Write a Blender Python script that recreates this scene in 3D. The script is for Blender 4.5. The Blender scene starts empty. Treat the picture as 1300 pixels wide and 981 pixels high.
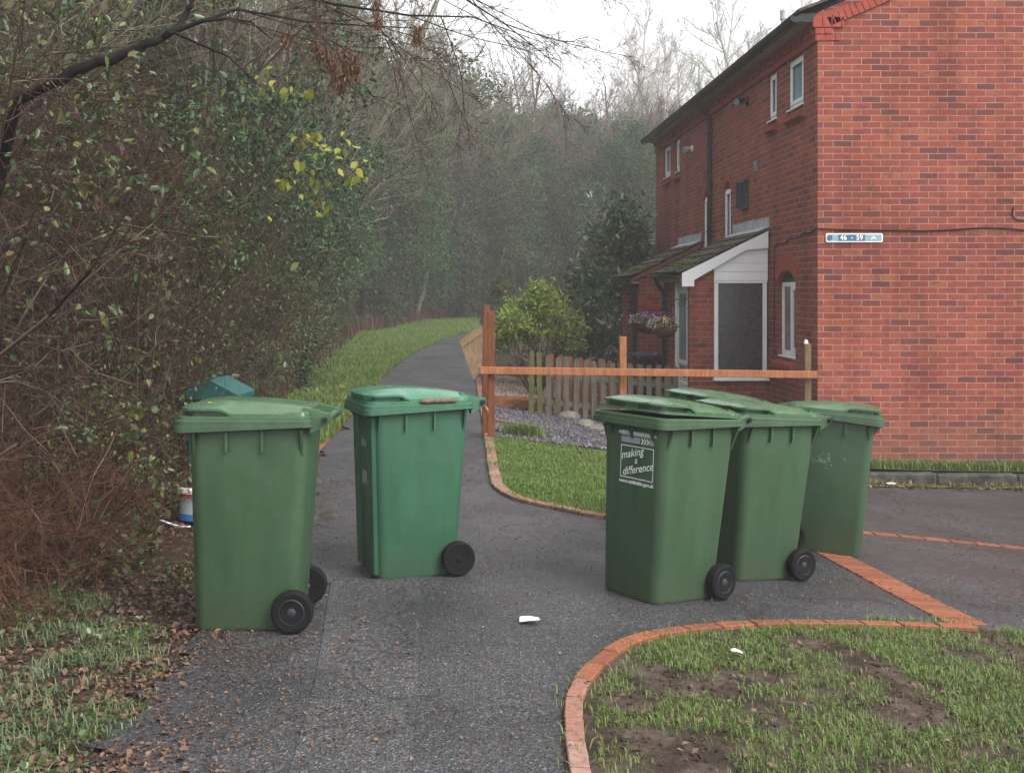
import bpy, bmesh, math, random
import numpy as np
from mathutils import Vector, Matrix
PI = math.pi
R = math.radians
scene = bpy.context.scene
COL = scene.collection
CAMZ = 1.65

# ------------------------------------------------------------------ terrain
_ky = np.array([-30., 0, 3, 5, 6, 9, 12, 18, 30, 60, 150])
_kz = np.array([.08, .07, .06, .03, -.015, -.06, -.08, -.05, .10, .6, 2.0])
_ty = np.linspace(-30, 150, 1801)
_tz = np.interp(_ty, _ky, _kz)
_k = np.hanning(21); _k /= _k.sum()
_tz = np.convolve(np.pad(_tz, 10, mode='edge'), _k, 'valid')

def hedge_x(Y):                       # where the undergrowth on the left begins
    return np.interp(Y, [-10, 5, 10, 16, 26, 34, 44, 52, 60], [-2.6, -2.35, -2.45, -2.95, -3.3, -3.6, -1.6, 1.2, 6])

def terr(X, Y):
    X = np.asarray(X, float); Y = np.asarray(Y, float)
    z = np.interp(Y, _ty, _tz)
    g = np.clip(X, 0, 5.0)
    g = np.where(X < .5, .5 * np.clip(X, 0, .5) ** 2 / .5, np.where(X < 4.6, np.clip(X, 0, 4.6) - .25, 4.35 + (1 - np.exp(-(np.clip(X, 4.6, 90) - 4.6))) * .5))
    h = np.interp(Y, [1, 5, 8, 11, 16, 40], [.15, .62, 1.06, 1.2, .95, .2])
    z = z - .09 * g * h
    b = np.clip(hedge_x(Y) - .1 - X, 0, 7)
    z = z + .22 * b + .33 * np.clip(Y - 57, 0, 13)
    return z

def tz(x, y): return float(terr(x, y))

def ground_at(px, py):                # photo pixel -> point on the terrain
    Y = 6.
    for _ in range(40):
        X = (px - 585.) / 1300 * Y
        Y = .5 * Y + .5 * (CAMZ - tz(X, Y)) * 1300. / (py - 368.)
    return ((px - 585.) / 1300 * Y, Y)

# ------------------------------------------------------------------ node helpers
def new_mat(name):
    m = bpy.data.materials.new(name); m.use_nodes = True
    nt = m.node_tree; p = nt.nodes['Principled BSDF']
    return m, nt, p
def N(nt, t, **kw):
    n = nt.nodes.new(t)
    for k, v in kw.items(): setattr(n, k, v)
    return n
def L(nt, a, b): nt.links.new(a, b)
def ramp(nt, fac, stops):
    r = N(nt, 'ShaderNodeValToRGB'); e = r.color_ramp.elements
    while len(e) > 1: e.remove(e[-1])
    for i, (p, c) in enumerate(stops):
        if i == 0: el = e[0]; el.position = p
        else: el = e.new(p)
        el.color = (c[0], c[1], c[2], 1)
    L(nt, fac, r.inputs['Fac']); return r.outputs['Color']
def mixc(nt, fac, a, b, mode='MIX'):
    m = N(nt, 'ShaderNodeMix', data_type='RGBA', blend_type=mode)
    for s, v in ((m.inputs['Factor'], fac), (m.inputs[6], a), (m.inputs[7], b)):
        if isinstance(v, (int, float)): s.default_value = v
        elif isinstance(v, tuple): s.default_value = (*v, 1)
        else: L(nt, v, s)
    return m.outputs[2]
def math_(nt, op, a, b=None, clamp=False):
    m = N(nt, 'ShaderNodeMath', operation=op, use_clamp=clamp)
    for s, v in zip(m.inputs, (a, b)):
        if v is None: continue
        if isinstance(v, (int, float)): s.default_value = v
        else: L(nt, v, s)
    return m.outputs[0]
def noise(nt, vec, scale, detail=4, rough=.6, dist=0.):
    n = N(nt, 'ShaderNodeTexNoise'); n.inputs['Scale'].default_value = scale
    n.inputs['Detail'].default_value = detail; n.inputs['Roughness'].default_value = rough
    n.inputs['Distortion'].default_value = dist
    if vec is not None: L(nt, vec, n.inputs['Vector'])
    return n.outputs['Fac']
def bump(nt, p, h, strength, dist=.01):
    b = N(nt, 'ShaderNodeBump'); b.inputs['Strength'].default_value = strength
    b.inputs['Distance'].default_value = dist
    L(nt, h, b.inputs['Height']); L(nt, b.outputs[0], p.inputs['Normal'])
def objco(nt): return N(nt, 'ShaderNodeTexCoord').outputs['Object']
def world(nt): return N(nt, 'ShaderNodeNewGeometry').outputs['Position']

def plain(name, c, rough=.5, var=.25, scale=6., metal=0., bumps=0.):
    m, nt, p = new_mat(name)
    co = objco(nt)
    n = noise(nt, co, scale, 5)
    a = tuple(v * (1 - var) for v in c); b = tuple(min(1, v * (1 + var)) for v in c)
    L(nt, ramp(nt, n, [(.3, a), (.7, b)]), p.inputs['Base Color'])
    p.inputs['Roughness'].default_value = rough; p.inputs['Metallic'].default_value = metal; p.inputs['Specular IOR Level'].default_value = .4 if rough < .6 else .12
    if bumps: bump(nt, p, noise(nt, co, scale * 8, 3), bumps, .004)
    return m

def island(name, cols, rough=.5, spec=.4, trans=0.):
    """colour picked per leaf / twig / chip"""
    m, nt, p = new_mat(name)
    g = N(nt, 'ShaderNodeNewGeometry')
    st = [(i / max(1, len(cols) - 1), c) for i, c in enumerate(cols)]
    c = ramp(nt, g.outputs['Random Per Island'], st)
    L(nt, c, p.inputs['Base Color']); p.inputs['Roughness'].default_value = rough
    p.inputs['Specular IOR Level'].default_value = spec * (.75 if rough < .6 else .2)
    if trans:
        t = N(nt, 'ShaderNodeBsdfTranslucent'); L(nt, c, t.inputs['Color'])
        mx = N(nt, 'ShaderNodeMixShader'); mx.inputs[0].default_value = trans
        L(nt, p.outputs[0], mx.inputs[1]); L(nt, t.outputs[0], mx.inputs[2])
        L(nt, mx.outputs[0], nt.nodes['Material Output'].inputs['Surface'])
    return m

def brick_mat(name, cols, mortar, soldier=False):
    m, nt, p = new_mat(name)
    pos = world(nt); geo = N(nt, 'ShaderNodeNewGeometry')
    sp = N(nt, 'ShaderNodeSeparateXYZ'); L(nt, pos, sp.inputs[0])
    sn = N(nt, 'ShaderNodeSeparateXYZ'); L(nt, geo.outputs['True Normal'], sn.inputs[0])
    side = math_(nt, 'GREATER_THAN', math_(nt, 'ABSOLUTE', sn.outputs[0]), .6)
    u = N(nt, 'ShaderNodeMix', data_type='FLOAT'); L(nt, side, u.inputs[0])
    L(nt, sp.outputs[0], u.inputs[2]); L(nt, sp.outputs[1], u.inputs[3])
    # slight wobble of the hand-laid joints
    wob = math_(nt, 'MULTIPLY', math_(nt, 'SUBTRACT', noise(nt, pos, 5, 2), .5), .012)
    cv = N(nt, 'ShaderNodeCombineXYZ')
    L(nt, math_(nt, 'ADD', u.outputs[0], wob), cv.inputs[0])
    L(nt, math_(nt, 'ADD', math_(nt, 'ADD', sp.outputs[2], 1.02), wob), cv.inputs[1])
    b = N(nt, 'ShaderNodeTexBrick'); L(nt, cv.outputs[0], b.inputs['Vector'])
    b.inputs['Color1'].default_value = (0, 0, 0, 1); b.inputs['Color2'].default_value = (1, 1, 1, 1)
    b.inputs['Mortar'].default_value = (.5, .5, .5, 1)
    b.inputs['Scale'].default_value = 1; b.inputs['Brick Width'].default_value = .225 if not soldier else .075
    b.inputs['Row Height'].default_value = .075 if not soldier else .225
    b.inputs['Mortar Size'].default_value = .0050; b.inputs['Mortar Smooth'].default_value = .25
    if soldier: b.offset = 0
    k = N(nt, 'ShaderNodeSeparateColor'); L(nt, b.outputs['Color'], k.inputs[0])
    st = [(i / (len(cols) - 1), c) for i, c in enumerate(cols)]
    c = ramp(nt, k.outputs[0], st)
    sc = N(nt, 'ShaderNodeMapping'); L(nt, cv.outputs[0], sc.inputs[0]); sc.inputs['Scale'].default_value = (8, 14, 1)
    fl = noise(nt, sc.outputs[0], 1., 3, .55)
    c = mixc(nt, math_(nt, 'MULTIPLY', ramp(nt, fl, [(.53, (0, 0, 0)), (.64, (1, 1, 1))]), .52), c, (.11, .045, .047))
    c = mixc(nt, .55, c, ramp(nt, noise(nt, pos, 160, 3, .7), [(.3, (.55, .55, .55)), (.7, (1.35, 1.35, 1.35))]), 'MULTIPLY')
    big = ramp(nt, noise(nt, pos, .55, 4), [(.3, (.80, .80, .82)), (.7, (1.12, 1.1, 1.08))])
    c = mixc(nt, 1., c, big, 'MULTIPLY')
    mo = ramp(nt, noise(nt, pos, 9, 4), [(.25, tuple(v * .62 for v in mortar)), (.75, tuple(v * 1.12 for v in mortar))])
    c = mixc(nt, b.outputs['Fac'], c, mo)
    eff = math_(nt, 'MULTIPLY', ramp(nt, noise(nt, pos, .45, 3), [(.5, (0,) * 3), (.68, (1,) * 3)]), ramp(nt, noise(nt, pos, 26, 5, .75), [(.5, (0,) * 3), (.72, (.42,) * 3)]))
    c = mixc(nt, math_(nt, 'MULTIPLY', eff, .6), c, (.40, .28, .28))
    sm = N(nt, 'ShaderNodeMapping'); L(nt, pos, sm.inputs[0]); sm.inputs['Scale'].default_value = (1.6, 1.6, .22)
    c = mixc(nt, 1., c, ramp(nt, noise(nt, sm.outputs[0], 1.3, 5, .65), [(.32, (.68, .66, .66)), (.55, (1.04,) * 3)]), 'MULTIPLY')
    # green-grey weathering near the ground
    low = N(nt, 'ShaderNodeMapRange'); L(nt, sp.outputs[2], low.inputs[0])
    low.inputs[1].default_value = .35; low.inputs[2].default_value = -.45
    lw = math_(nt, 'MULTIPLY', low.outputs[0], noise(nt, pos, 3, 4))
    c = mixc(nt, math_(nt, 'MULTIPLY', lw, .55), c, (.16, .12, .085))
    L(nt, c, p.inputs['Base Color']); p.inputs['Roughness'].default_value = .85; p.inputs['Specular IOR Level'].default_value = .12
    h = math_(nt, 'ADD', math_(nt, 'MULTIPLY', b.outputs['Fac'], -1.), math_(nt, 'MULTIPLY', noise(nt, pos, 120, 3), .25))
    bump(nt, p, h, .7, .006)
    return m

# ------------------------------------------------------------------ materials
M = {}
BRK = [(.13, .045, .040), (.20, .054, .042), (.235, .060, .043), (.25, .064, .043), (.265, .068, .044), (.275, .075, .046), (.295, .098, .054)]
M['brick'] = brick_mat('brick', BRK, (.40, .225, .18))
M['brick_trim'] = plain('brick_trim', (.29, .062, .045), .8, .25, 14, bumps=.3)
M['upvc'] = plain('upvc', (.80, .80, .82), .3, .05, 3)
M['black_plastic'] = plain('black_plastic', (.010, .010, .011), .4, .3, 8)
M['tyre'] = plain('tyre', (.008, .008, .009), .75, .4, 30, bumps=.2)
M['hub'] = plain('hub', (.02, .023, .032), .55, .3, 10)
M['soffit'] = plain('soffit', (.34, .27, .23), .7, .2, 6)
M['lead'] = plain('lead', (.36, .38, .42), .5, .35, 7, bumps=.4)
M['galv'] = plain('galv', (.55, .57, .6), .4, .2, 8, .4)
M['white'] = plain('white', (.8, .8, .79), .5, .06, 9)
M['label_white'] = plain('label_white', (.72, .75, .74), .6, .12, 40)
M['sign_pale'] = plain('sign_pale', (.23, .34, .38), .4, .05, 6)
M['sign_blue'] = plain('sign_blue', (.045, .12, .19), .4, .1, 6)
M['teal'] = plain('teal', (.008, .078, .074), .45, .2, 12)
M['red'] = plain('red', (.45, .03, .03), .5, .1, 8)
M['grey'] = plain('grey', (.25, .27, .29), .5, .2, 8)
M['blue'] = plain('blue', (.02, .10, .28), .45, .1, 8)
M['darkgrey'] = plain('darkgrey', (.045, .05, .058), .6, .3, 10)
M['curtain'] = plain('curtain', (.22, .18, .17), .9, .3, 5)
M['net'] = plain('net', (.16, .24, .27), .8, .2, 5)
M['cable'] = plain('cable', (.02, .015, .014), .6, .3, 20)

def glass_mat(name, c, rough=.06, streak=False):
    m, nt, p = new_mat(name)
    co = world(nt)
    if streak:
        mp = N(nt, 'ShaderNodeMapping'); L(nt, co, mp.inputs[0]); mp.inputs['Rotation'].default_value = (0, R(38), 0)
        mp.inputs['Scale'].default_value = (10, 1, 42)
        f = noise(nt, mp.outputs[0], 2.2, 5, .75)
        L(nt, ramp(nt, f, [(.35, tuple(v * .55 for v in c)), (.55, c), (.72, tuple(v * 2.6 for v in c))]), p.inputs['Base Color'])
        L(nt, ramp(nt, f, [(.4, (.06,) * 3), (.7, (.5,) * 3)]), p.inputs['Roughness'])
        bump(nt, p, f, .25, .004)
    else:
        L(nt, ramp(nt, noise(nt, co, 2.5, 3), [(.3, tuple(v * .7 for v in c)), (.7, tuple(v * 1.3 for v in c))]), p.inputs['Base Color'])
        p.inputs['Roughness'].default_value = rough
    p.inputs['Specular IOR Level'].default_value = .6
    return m
M['glass'] = glass_mat('glass', (.05, .07, .08))
M['glass_pale'] = glass_mat('glass_pale', (.16, .26, .30), .15)
M['glass_porch'] = glass_mat('glass_porch', (.040, .036, .042), .1, True)

def wood_mat(name, c, var=.35, moss=None):
    m, nt, p = new_mat(name)
    co = objco(nt); mp = N(nt, 'ShaderNodeMapping'); L(nt, co, mp.inputs[0]); mp.inputs['Scale'].default_value = (28, 28, 3)
    n = noise(nt, mp.outputs[0], 1.3, 6, .6, .6)
    cc = ramp(nt, n, [(.28, tuple(v * (1 - var) for v in c)), (.72, tuple(min(1, v * (1 + var)) for v in c))])
    if moss:
        cc = mixc(nt, ramp(nt, noise(nt, co, 4, 4), [(.45, (0, 0, 0)), (.62, (.8, .8, .8))]), cc, moss)
    L(nt, cc, p.inputs['Base Color']); p.inputs['Roughness'].default_value = .75; p.inputs['Specular IOR Level'].default_value = .15
    bump(nt, p, n, .3, .004)
    return m
M['wood_new'] = wood_mat('wood_new', (.30, .12, .055), .4)
M['wood_post'] = wood_mat('wood_post', (.16, .058, .024), .4)
M['wood_grey'] = wood_mat('wood_grey', (.16, .13, .11), .35, (.10, .105, .05))
M['wood_brown'] = wood_mat('wood_brown', (.19, .085, .05), .35)
M['wood_mossy'] = wood_mat('wood_mossy', (.12, .125, .045), .3)
M['wood_board'] = wood_mat('wood_board', (.15, .095, .055), .4)

def bin_mat(name, c, ra=.30, rb=.52, bs=.32):
    m, nt, p = new_mat(name)
    co = objco(nt); oi = N(nt, 'ShaderNodeObjectInfo')
    sh = N(nt, 'ShaderNodeVectorMath', operation='ADD'); L(nt, co, sh.inputs[0])
    k = N(nt, 'ShaderNodeCombineXYZ'); L(nt, math_(nt, 'MULTIPLY', oi.outputs['Random'], 40), k.inputs[0]); L(nt, k.outputs[0], sh.inputs[1])
    v = sh.outputs[0]
    mp = N(nt, 'ShaderNodeMapping'); L(nt, v, mp.inputs[0]); mp.inputs['Scale'].default_value = (9, 9, 1.4)
    a = noise(nt, mp.outputs[0], 1.2, 5, .6)
    cc = ramp(nt, a, [(.3, tuple(x * .84 for x in c)), (.7, tuple(x * 1.16 for x in c))])
    scuff = ramp(nt, noise(nt, v, 34, 6, .75), [(.56, (0, 0, 0)), (.76, (.5,) * 3)])
    patch = ramp(nt, noise(nt, v, 2.6, 3), [(.45, (0, 0, 0)), (.65, (.7,) * 3)])
    cc = mixc(nt, mixc(nt, 1., scuff, patch, 'MULTIPLY'), cc, tuple(min(1, x * 1.5 + .09) for x in c))
    sz = N(nt, 'ShaderNodeSeparateXYZ'); L(nt, co, sz.inputs[0])
    lo = N(nt, 'ShaderNodeMapRange'); L(nt, sz.outputs[2], lo.inputs[0]); lo.inputs[1].default_value = .22; lo.inputs[2].default_value = 0.
    dirt = math_(nt, 'MULTIPLY', lo.outputs[0], ramp(nt, noise(nt, v, 14, 5, .7), [(.4, (.1,) * 3), (.7, (1,) * 3)]))
    cc = mixc(nt, math_(nt, 'MULTIPLY', dirt, .7), cc, (.075, .066, .04))
    smp = N(nt, 'ShaderNodeMapping'); L(nt, v, smp.inputs[0]); smp.inputs['Scale'].default_value = (26, 26, 1.6)
    smp.inputs['Rotation'].default_value = (R(14), R(9), 0)
    scr = ramp(nt, noise(nt, smp.outputs[0], 1.6, 6, .8), [(.66, (0,) * 3), (.71, (.3,) * 3)])
    cc = mixc(nt, scr, cc, tuple(min(1, x * 1.4 + .06) for x in c))
    L(nt, cc, p.inputs['Base Color'])
    L(nt, ramp(nt, noise(nt, v, 9, 5, .7), [(.3, (ra,) * 3), (.7, (rb,) * 3)]), p.inputs['Roughness'])
    p.inputs['Specular IOR Level'].default_value = .5
    h = math_(nt, 'ADD', noise(nt, v, 3.2, 2, .4), math_(nt, 'MULTIPLY', noise(nt, v, 220, 2), .03))
    bump(nt, p, h, bs, .03)
    return m
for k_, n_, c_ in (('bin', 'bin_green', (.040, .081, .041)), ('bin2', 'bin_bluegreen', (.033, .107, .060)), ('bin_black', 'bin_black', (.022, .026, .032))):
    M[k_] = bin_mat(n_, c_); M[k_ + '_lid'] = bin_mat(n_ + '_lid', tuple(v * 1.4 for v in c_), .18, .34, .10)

def asphalt_mat(name, base, leafy=.5):
    m, nt, p = new_mat(name)
    pos = world(nt)
    v = N(nt, 'ShaderNodeTexVoronoi'); L(nt, pos, v.inputs['Vector']); v.inputs['Scale'].default_value = 130
    vc = N(nt, 'ShaderNodeSeparateColor'); L(nt, v.outputs['Color'], vc.inputs[0])
    c = ramp(nt, vc.outputs[0], [(0, tuple(x * .45 for x in base)), (.55, base), (.92, tuple(x * 1.6 for x in base)), (1, tuple(min(1, x * 3.4) for x in base))])
    c = mixc(nt, 1., c, ramp(nt, noise(nt, pos, 1.1, 6, .6, .4), [(.3, (.68, .68, .70)), (.7, (1.3, 1.28, 1.26))]), 'MULTIPLY')
    c = mixc(nt, ramp(nt, noise(nt, pos, 2.6, 6, .72), [(.52, (0,) * 3), (.75, (.55 * leafy,) * 3)]), c, (.062, .038, .025))
    # damp moss along the shaded stretches
    c = mixc(nt, ramp(nt, noise(nt, pos, .9, 5, .7), [(.58, (0,) * 3), (.74, (.35,) * 3)]), c, (.055, .06, .028))
    L(nt, c, p.inputs['Base Color'])
    wet = noise(nt, pos, .8, 4, .6)
    L(nt, ramp(nt, wet, [(.38, (.30,) * 3), (.62, (.68,) * 3)]), p.inputs['Roughness'])
    cr = N(nt, 'ShaderNodeTexVoronoi', feature='DISTANCE_TO_EDGE'); cr.inputs['Scale'].default_value = .42
    wv = N(nt, 'ShaderNodeVectorMath', operation='ADD'); L(nt, pos, wv.inputs[0])
    cn = N(nt, 'ShaderNodeTexNoise'); cn.inputs['Scale'].default_value = 2.2; cn.inputs['Detail'].default_value = 6; L(nt, pos, cn.inputs['Vector']); L(nt, cn.outputs['Color'], wv.inputs[1])
    L(nt, wv.outputs[0], cr.inputs['Vector'])
    ck = ramp(nt, cr.outputs['Distance'], [(.002, (.55,) * 3), (.008, (0,) * 3)])
    c = mixc(nt, ck, c, (.012, .011, .010)); L(nt, c, p.inputs['Base Color'])
    p.inputs['Specular IOR Level'].default_value = .38
    bump(nt, p, math_(nt, 'ADD', v.outputs['Distance'], math_(nt, 'MULTIPLY', noise(nt, pos, 26, 4), .6)), .55, .008)
    return m
M['asphalt'] = asphalt_mat('asphalt', (.043, .0425, .0455))
M['asphalt_strip'] = asphalt_mat('asphalt_strip', (.054, .053, .056), .3)

def soil_mat(name, stops, scale=7):
    m, nt, p = new_mat(name)
    pos = world(nt)
    n = noise(nt, pos, scale, 8, .72)
    L(nt, ramp(nt, n, stops), p.inputs['Base Color']); p.inputs['Roughness'].default_value = .8; p.inputs['Specular IOR Level'].default_value = .15
    bump(nt, p, noise(nt, pos, scale * 3, 6, .7), .9, .04)
    return m
M['soil'] = soil_mat('soil', [(.3, (.022, .014, .010)), (.5, (.05, .033, .022)), (.62, (.075, .05, .033)), (.75, (.05, .06, .022))])
M['mud'] = soil_mat('mud', [(.32, (.022, .015, .011)), (.46, (.05, .035, .026)), (.56, (.085, .062, .05)), (.7, (.13, .10, .085))], 6)
M['turf'] = soil_mat('turf', [(.3, (.04, .05, .016)), (.5, (.07, .11, .024)), (.7, (.10, .15, .035))], 9)
M['moss_ground'] = soil_mat('moss_ground', [(.36, (.03, .028, .022)), (.48, (.06, .07, .012)), (.65, (.11, .12, .02))], 5)
M['gravel'] = soil_mat('gravel', [(.3, (.07, .065, .075)), (.7, (.16, .15, .17))], 30)
M['shingle'] = soil_mat('shingle', [(.3, (.16, .11, .08)), (.7, (.34, .25, .20))], 40)
M['concrete'] = plain('concrete', (.062, .058, .05), .95, .7, 9, bumps=1.2)
M['edging'] = None
def edging_mat(name, cols):
    m, nt, p = new_mat(name)
    g = N(nt, 'ShaderNodeNewGeometry'); pos = g.outputs['Position']
    c = ramp(nt, g.outputs['Random Per Island'], [(i / (len(cols) - 1), q) for i, q in enumerate(cols)])
    c = mixc(nt, .7, c, ramp(nt, noise(nt, pos, 30, 6, .75), [(.3, (.55,) * 3), (.7, (1.3,) * 3)]), 'MULTIPLY')
    c = mixc(nt, ramp(nt, noise(nt, pos, 3.5, 5, .7), [(.56, (0,) * 3), (.72, (.7,) * 3)]), c, (.10, .075, .055))
    L(nt, c, p.inputs['Base Color']); p.inputs['Roughness'].default_value = .75; p.inputs['Specular IOR Level'].default_value = .2
    bump(nt, p, noise(nt, pos, 60, 4), .5, .006)
    return m
M['edging'] = edging_mat('edging', [(.17, .062, .034), (.22, .078, .040), (.25, .092, .048)])
M['edging_pale'] = edging_mat('edging_pale', [(.24, .13, .10), (.29, .17, .14), (.26, .12, .09)])
M['tile'] = plain('tile', (.075, .066, .06), .85, .55, 9, bumps=.6)
def mossy_tile():
    m, nt, p = new_mat('tile_mossy')
    pos = world(nt)
    c = ramp(nt, noise(nt, pos, 12, 6, .7), [(.3, (.045, .038, .034)), (.7, (.14, .12, .105))])
    c = mixc(nt, ramp(nt, noise(nt, pos, 5, 5, .7), [(.5, (0,) * 3), (.62, (.85,) * 3)]), c, (.085, .088, .02))
    L(nt, c, p.inputs['Base Color']); p.inputs['Roughness'].default_value = .9; p.inputs['Specular IOR Level'].default_value = .15
    bump(nt, p, noise(nt, pos, 50, 5), .7, .01)
    return m
M['tile_mossy'] = mossy_tile()

M['leaf_ivy'] = island('leaf_ivy', [(.012, .036, .012), (.02, .055, .016), (.03, .075, .022), (.042, .088, .026), (.065, .105, .034)], .42, .4, .1)
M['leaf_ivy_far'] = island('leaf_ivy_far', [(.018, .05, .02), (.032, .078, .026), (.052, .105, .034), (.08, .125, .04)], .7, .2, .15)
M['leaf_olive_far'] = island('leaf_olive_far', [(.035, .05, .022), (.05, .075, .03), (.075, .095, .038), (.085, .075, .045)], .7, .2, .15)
M['leaf_bramble'] = island('leaf_bramble', [(.02, .045, .014), (.035, .07, .02), (.05, .095, .025), (.08, .12, .03), (.12, .13, .03), (.10, .07, .03), (.06, .09, .05)], .33, .6, .15)
M['leaf_olive'] = island('leaf_olive', [(.05, .055, .02), (.075, .085, .028), (.10, .12, .035), (.07, .055, .03)], .5, .4, .2)
M['leaf_yellow'] = island('leaf_yellow', [(.14, .18, .02), (.24, .26, .03), (.30, .28, .04), (.09, .15, .02)], .5, .4, .3)
M['leaf_laurel'] = island('leaf_laurel', [(.05, .105, .045), (.07, .145, .06), (.10, .18, .08), (.14, .19, .11), (.20, .11, .09)], .24, .8, .1)
M['leaf_euonymus'] = island('leaf_euonymus', [(.12, .21, .04), (.18, .28, .045), (.26, .34, .06), (.40, .40, .09), (.15, .25, .06)], .42, .5, .25)
M['leaf_dead'] = island('leaf_dead', [(.035, .02, .013), (.06, .033, .02), (.095, .05, .028), (.14, .075, .04), (.17, .10, .065), (.07, .055, .045)], .55, .5)
M['chips_wet'] = island('chips_wet', [(.04, .026, .02), (.075, .042, .028), (.13, .075, .05), (.18, .11, .075)], .6, .4)
M['seed'] = island('seed', [(.10, .055, .033), (.17, .095, .058), (.24, .145, .095)], .7, .2, .1)
M['twig_brown'] = island('twig_brown', [(.025, .017, .013), (.05, .035, .027), (.08, .056, .043), (.14, .10, .075)], .8, .2)
M['twig_red'] = island('twig_red', [(.035, .019, .016), (.065, .036, .03), (.11, .065, .05)], .8, .2)
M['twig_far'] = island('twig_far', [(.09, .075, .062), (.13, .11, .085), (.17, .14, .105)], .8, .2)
M['twig_mist_tint'] = island('twig_mist_tint', [(.34, .32, .30), (.42, .40, .38), (.50, .48, .46)], .8, .2)  # mist fade of the tall far trees put into the twig colour
M['twig_olive'] = island('twig_olive', [(.10, .10, .06), (.15, .145, .09), (.19, .175, .12)], .8, .2)
M['twig_russet'] = island('twig_russet', [(.10, .05, .05), (.13, .065, .06), (.15, .09, .075)], .8, .2)
M['bracken'] = island('bracken', [(.045, .022, .016), (.07, .034, .024), (.10, .05, .034), (.15, .08, .05)], .85, .15)
M['straw'] = island('straw', [(.16, .11, .06), (.24, .18, .11), (.30, .24, .15)], .8, .2)
M['bark'] = plain('bark', (.035, .028, .022), .9, .5, 9, bumps=.8)
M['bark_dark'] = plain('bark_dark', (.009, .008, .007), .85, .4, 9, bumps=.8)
M['grass'] = island('grass', [(.06, .11, .022), (.09, .16, .03), (.125, .20, .04), (.17, .23, .06), (.22, .21, .09)], .45, .4, .25)
M['grass_lush'] = island('grass_lush', [(.07, .135, .022), (.105, .18, .03), (.14, .215, .042), (.20, .23, .07)], .45, .4, .25)
M['grass_blue'] = island('grass_blue', [(.05, .10, .035), (.085, .15, .055), (.12, .19, .08), (.18, .23, .12), (.17, .15, .08)], .4, .5, .25)
M['slate'] = island('slate', [(.04, .037, .042), (.075, .069, .078), (.12, .11, .125), (.20, .185, .205)], .45, .4)
M['clod'] = island('clod', [(.03, .02, .015), (.06, .042, .032), (.095, .07, .055)], .7, .4)
M['pebble'] = island('pebble', [(.16, .10, .075), (.28, .20, .16), (.42, .33, .28), (.22, .17, .15)], .6, .3)
M['stone'] = plain('stone', (.19, .18, .15), .9, .5, 8, bumps=.7)
M['petal_white'] = island('petal_white', [(.55, .42, .45), (.70, .62, .62), (.35, .14, .28), (.65, .6, .5)], .6, .3, .2)
M['petal_purple'] = island('petal_purple', [(.10, .05, .22), (.18, .08, .32)], .6, .3, .2)
M['petal_yellow'] = plain('petal_yellow', (.75, .55, .03), .6, .1)
M['coir'] = plain('coir', (.10, .055, .032), .95, .5, 40, bumps=1.)

# ------------------------------------------------------------------ object helpers
def tag(o, label=None, cat=None, group=None, kind=None):
    if label: o['label'] = label
    if cat: o['category'] = cat
    if group: o['group'] = group
    if kind: o['kind'] = kind
    return o
def empty(name, loc=(0, 0, 0), rz=0., label=None, cat=None, group=None):
    o = bpy.data.objects.new(name, None); COL.objects.link(o)
    o.location = loc; o.rotation_euler = (0, 0, rz); o.empty_display_size = .1
    return tag(o, label, cat, group)
def link(name, me, mat=None, parent=None):
    o = bpy.data.objects.new(name, me); COL.objects.link(o)
    if mat is not None and not me.materials: me.materials.append(M[mat] if isinstance(mat, str) else mat)
    if parent is not None: o.parent = parent
    return o
def root_of(o):
    v = Vector((0, 0, 0))
    while o is not None: v += o.location; o = o.parent
    return v
def build(name, bm, mat, parent=None, smooth=None, world_coords=True):
    """link a bmesh as one mesh object; world coordinates are made local to the parent"""
    if parent is not None and world_coords:
        bmesh.ops.translate(bm, verts=bm.verts, vec=-root_of(parent))
    bmesh.ops.recalc_face_normals(bm, faces=bm.faces)
    me = bpy.data.meshes.new(name); bm.to_mesh(me); bm.free()
    if smooth is not None:
        me.polygons.foreach_set('use_smooth', [True] * len(me.polygons))
        me.set_sharp_from_angle(angle=R(smooth))
    return link(name, me, mat, parent)
def copy_tree(o, parent=None):
    c = o.copy(); COL.objects.link(c); c.parent = parent
    for ch in list(o.children): copy_tree(ch, c)
    return c

def np_mesh(name, V, groups, smooth=False):
    """V (n,3); groups: list of (m,k) index arrays"""
    me = bpy.data.meshes.new(name)
    V = np.ascontiguousarray(V, np.float32)
    me.vertices.add(len(V)); me.vertices.foreach_set('co', V.ravel())
    tot = sum(g.size for g in groups); nf = sum(len(g) for g in groups)
    me.loops.add(tot); me.polygons.add(nf)
    me.loops.foreach_set('vertex_index', np.concatenate([g.ravel() for g in groups]).astype(np.int32))
    cnt = np.concatenate([np.full(len(g), g.shape[1]) for g in groups])
    me.polygons.foreach_set('loop_start', np.concatenate([[0], np.cumsum(cnt)[:-1]]).astype(np.int32))
    me.update(calc_edges=True)
    if smooth: me.polygons.foreach_set('use_smooth', [True] * nf)
    return me

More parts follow.
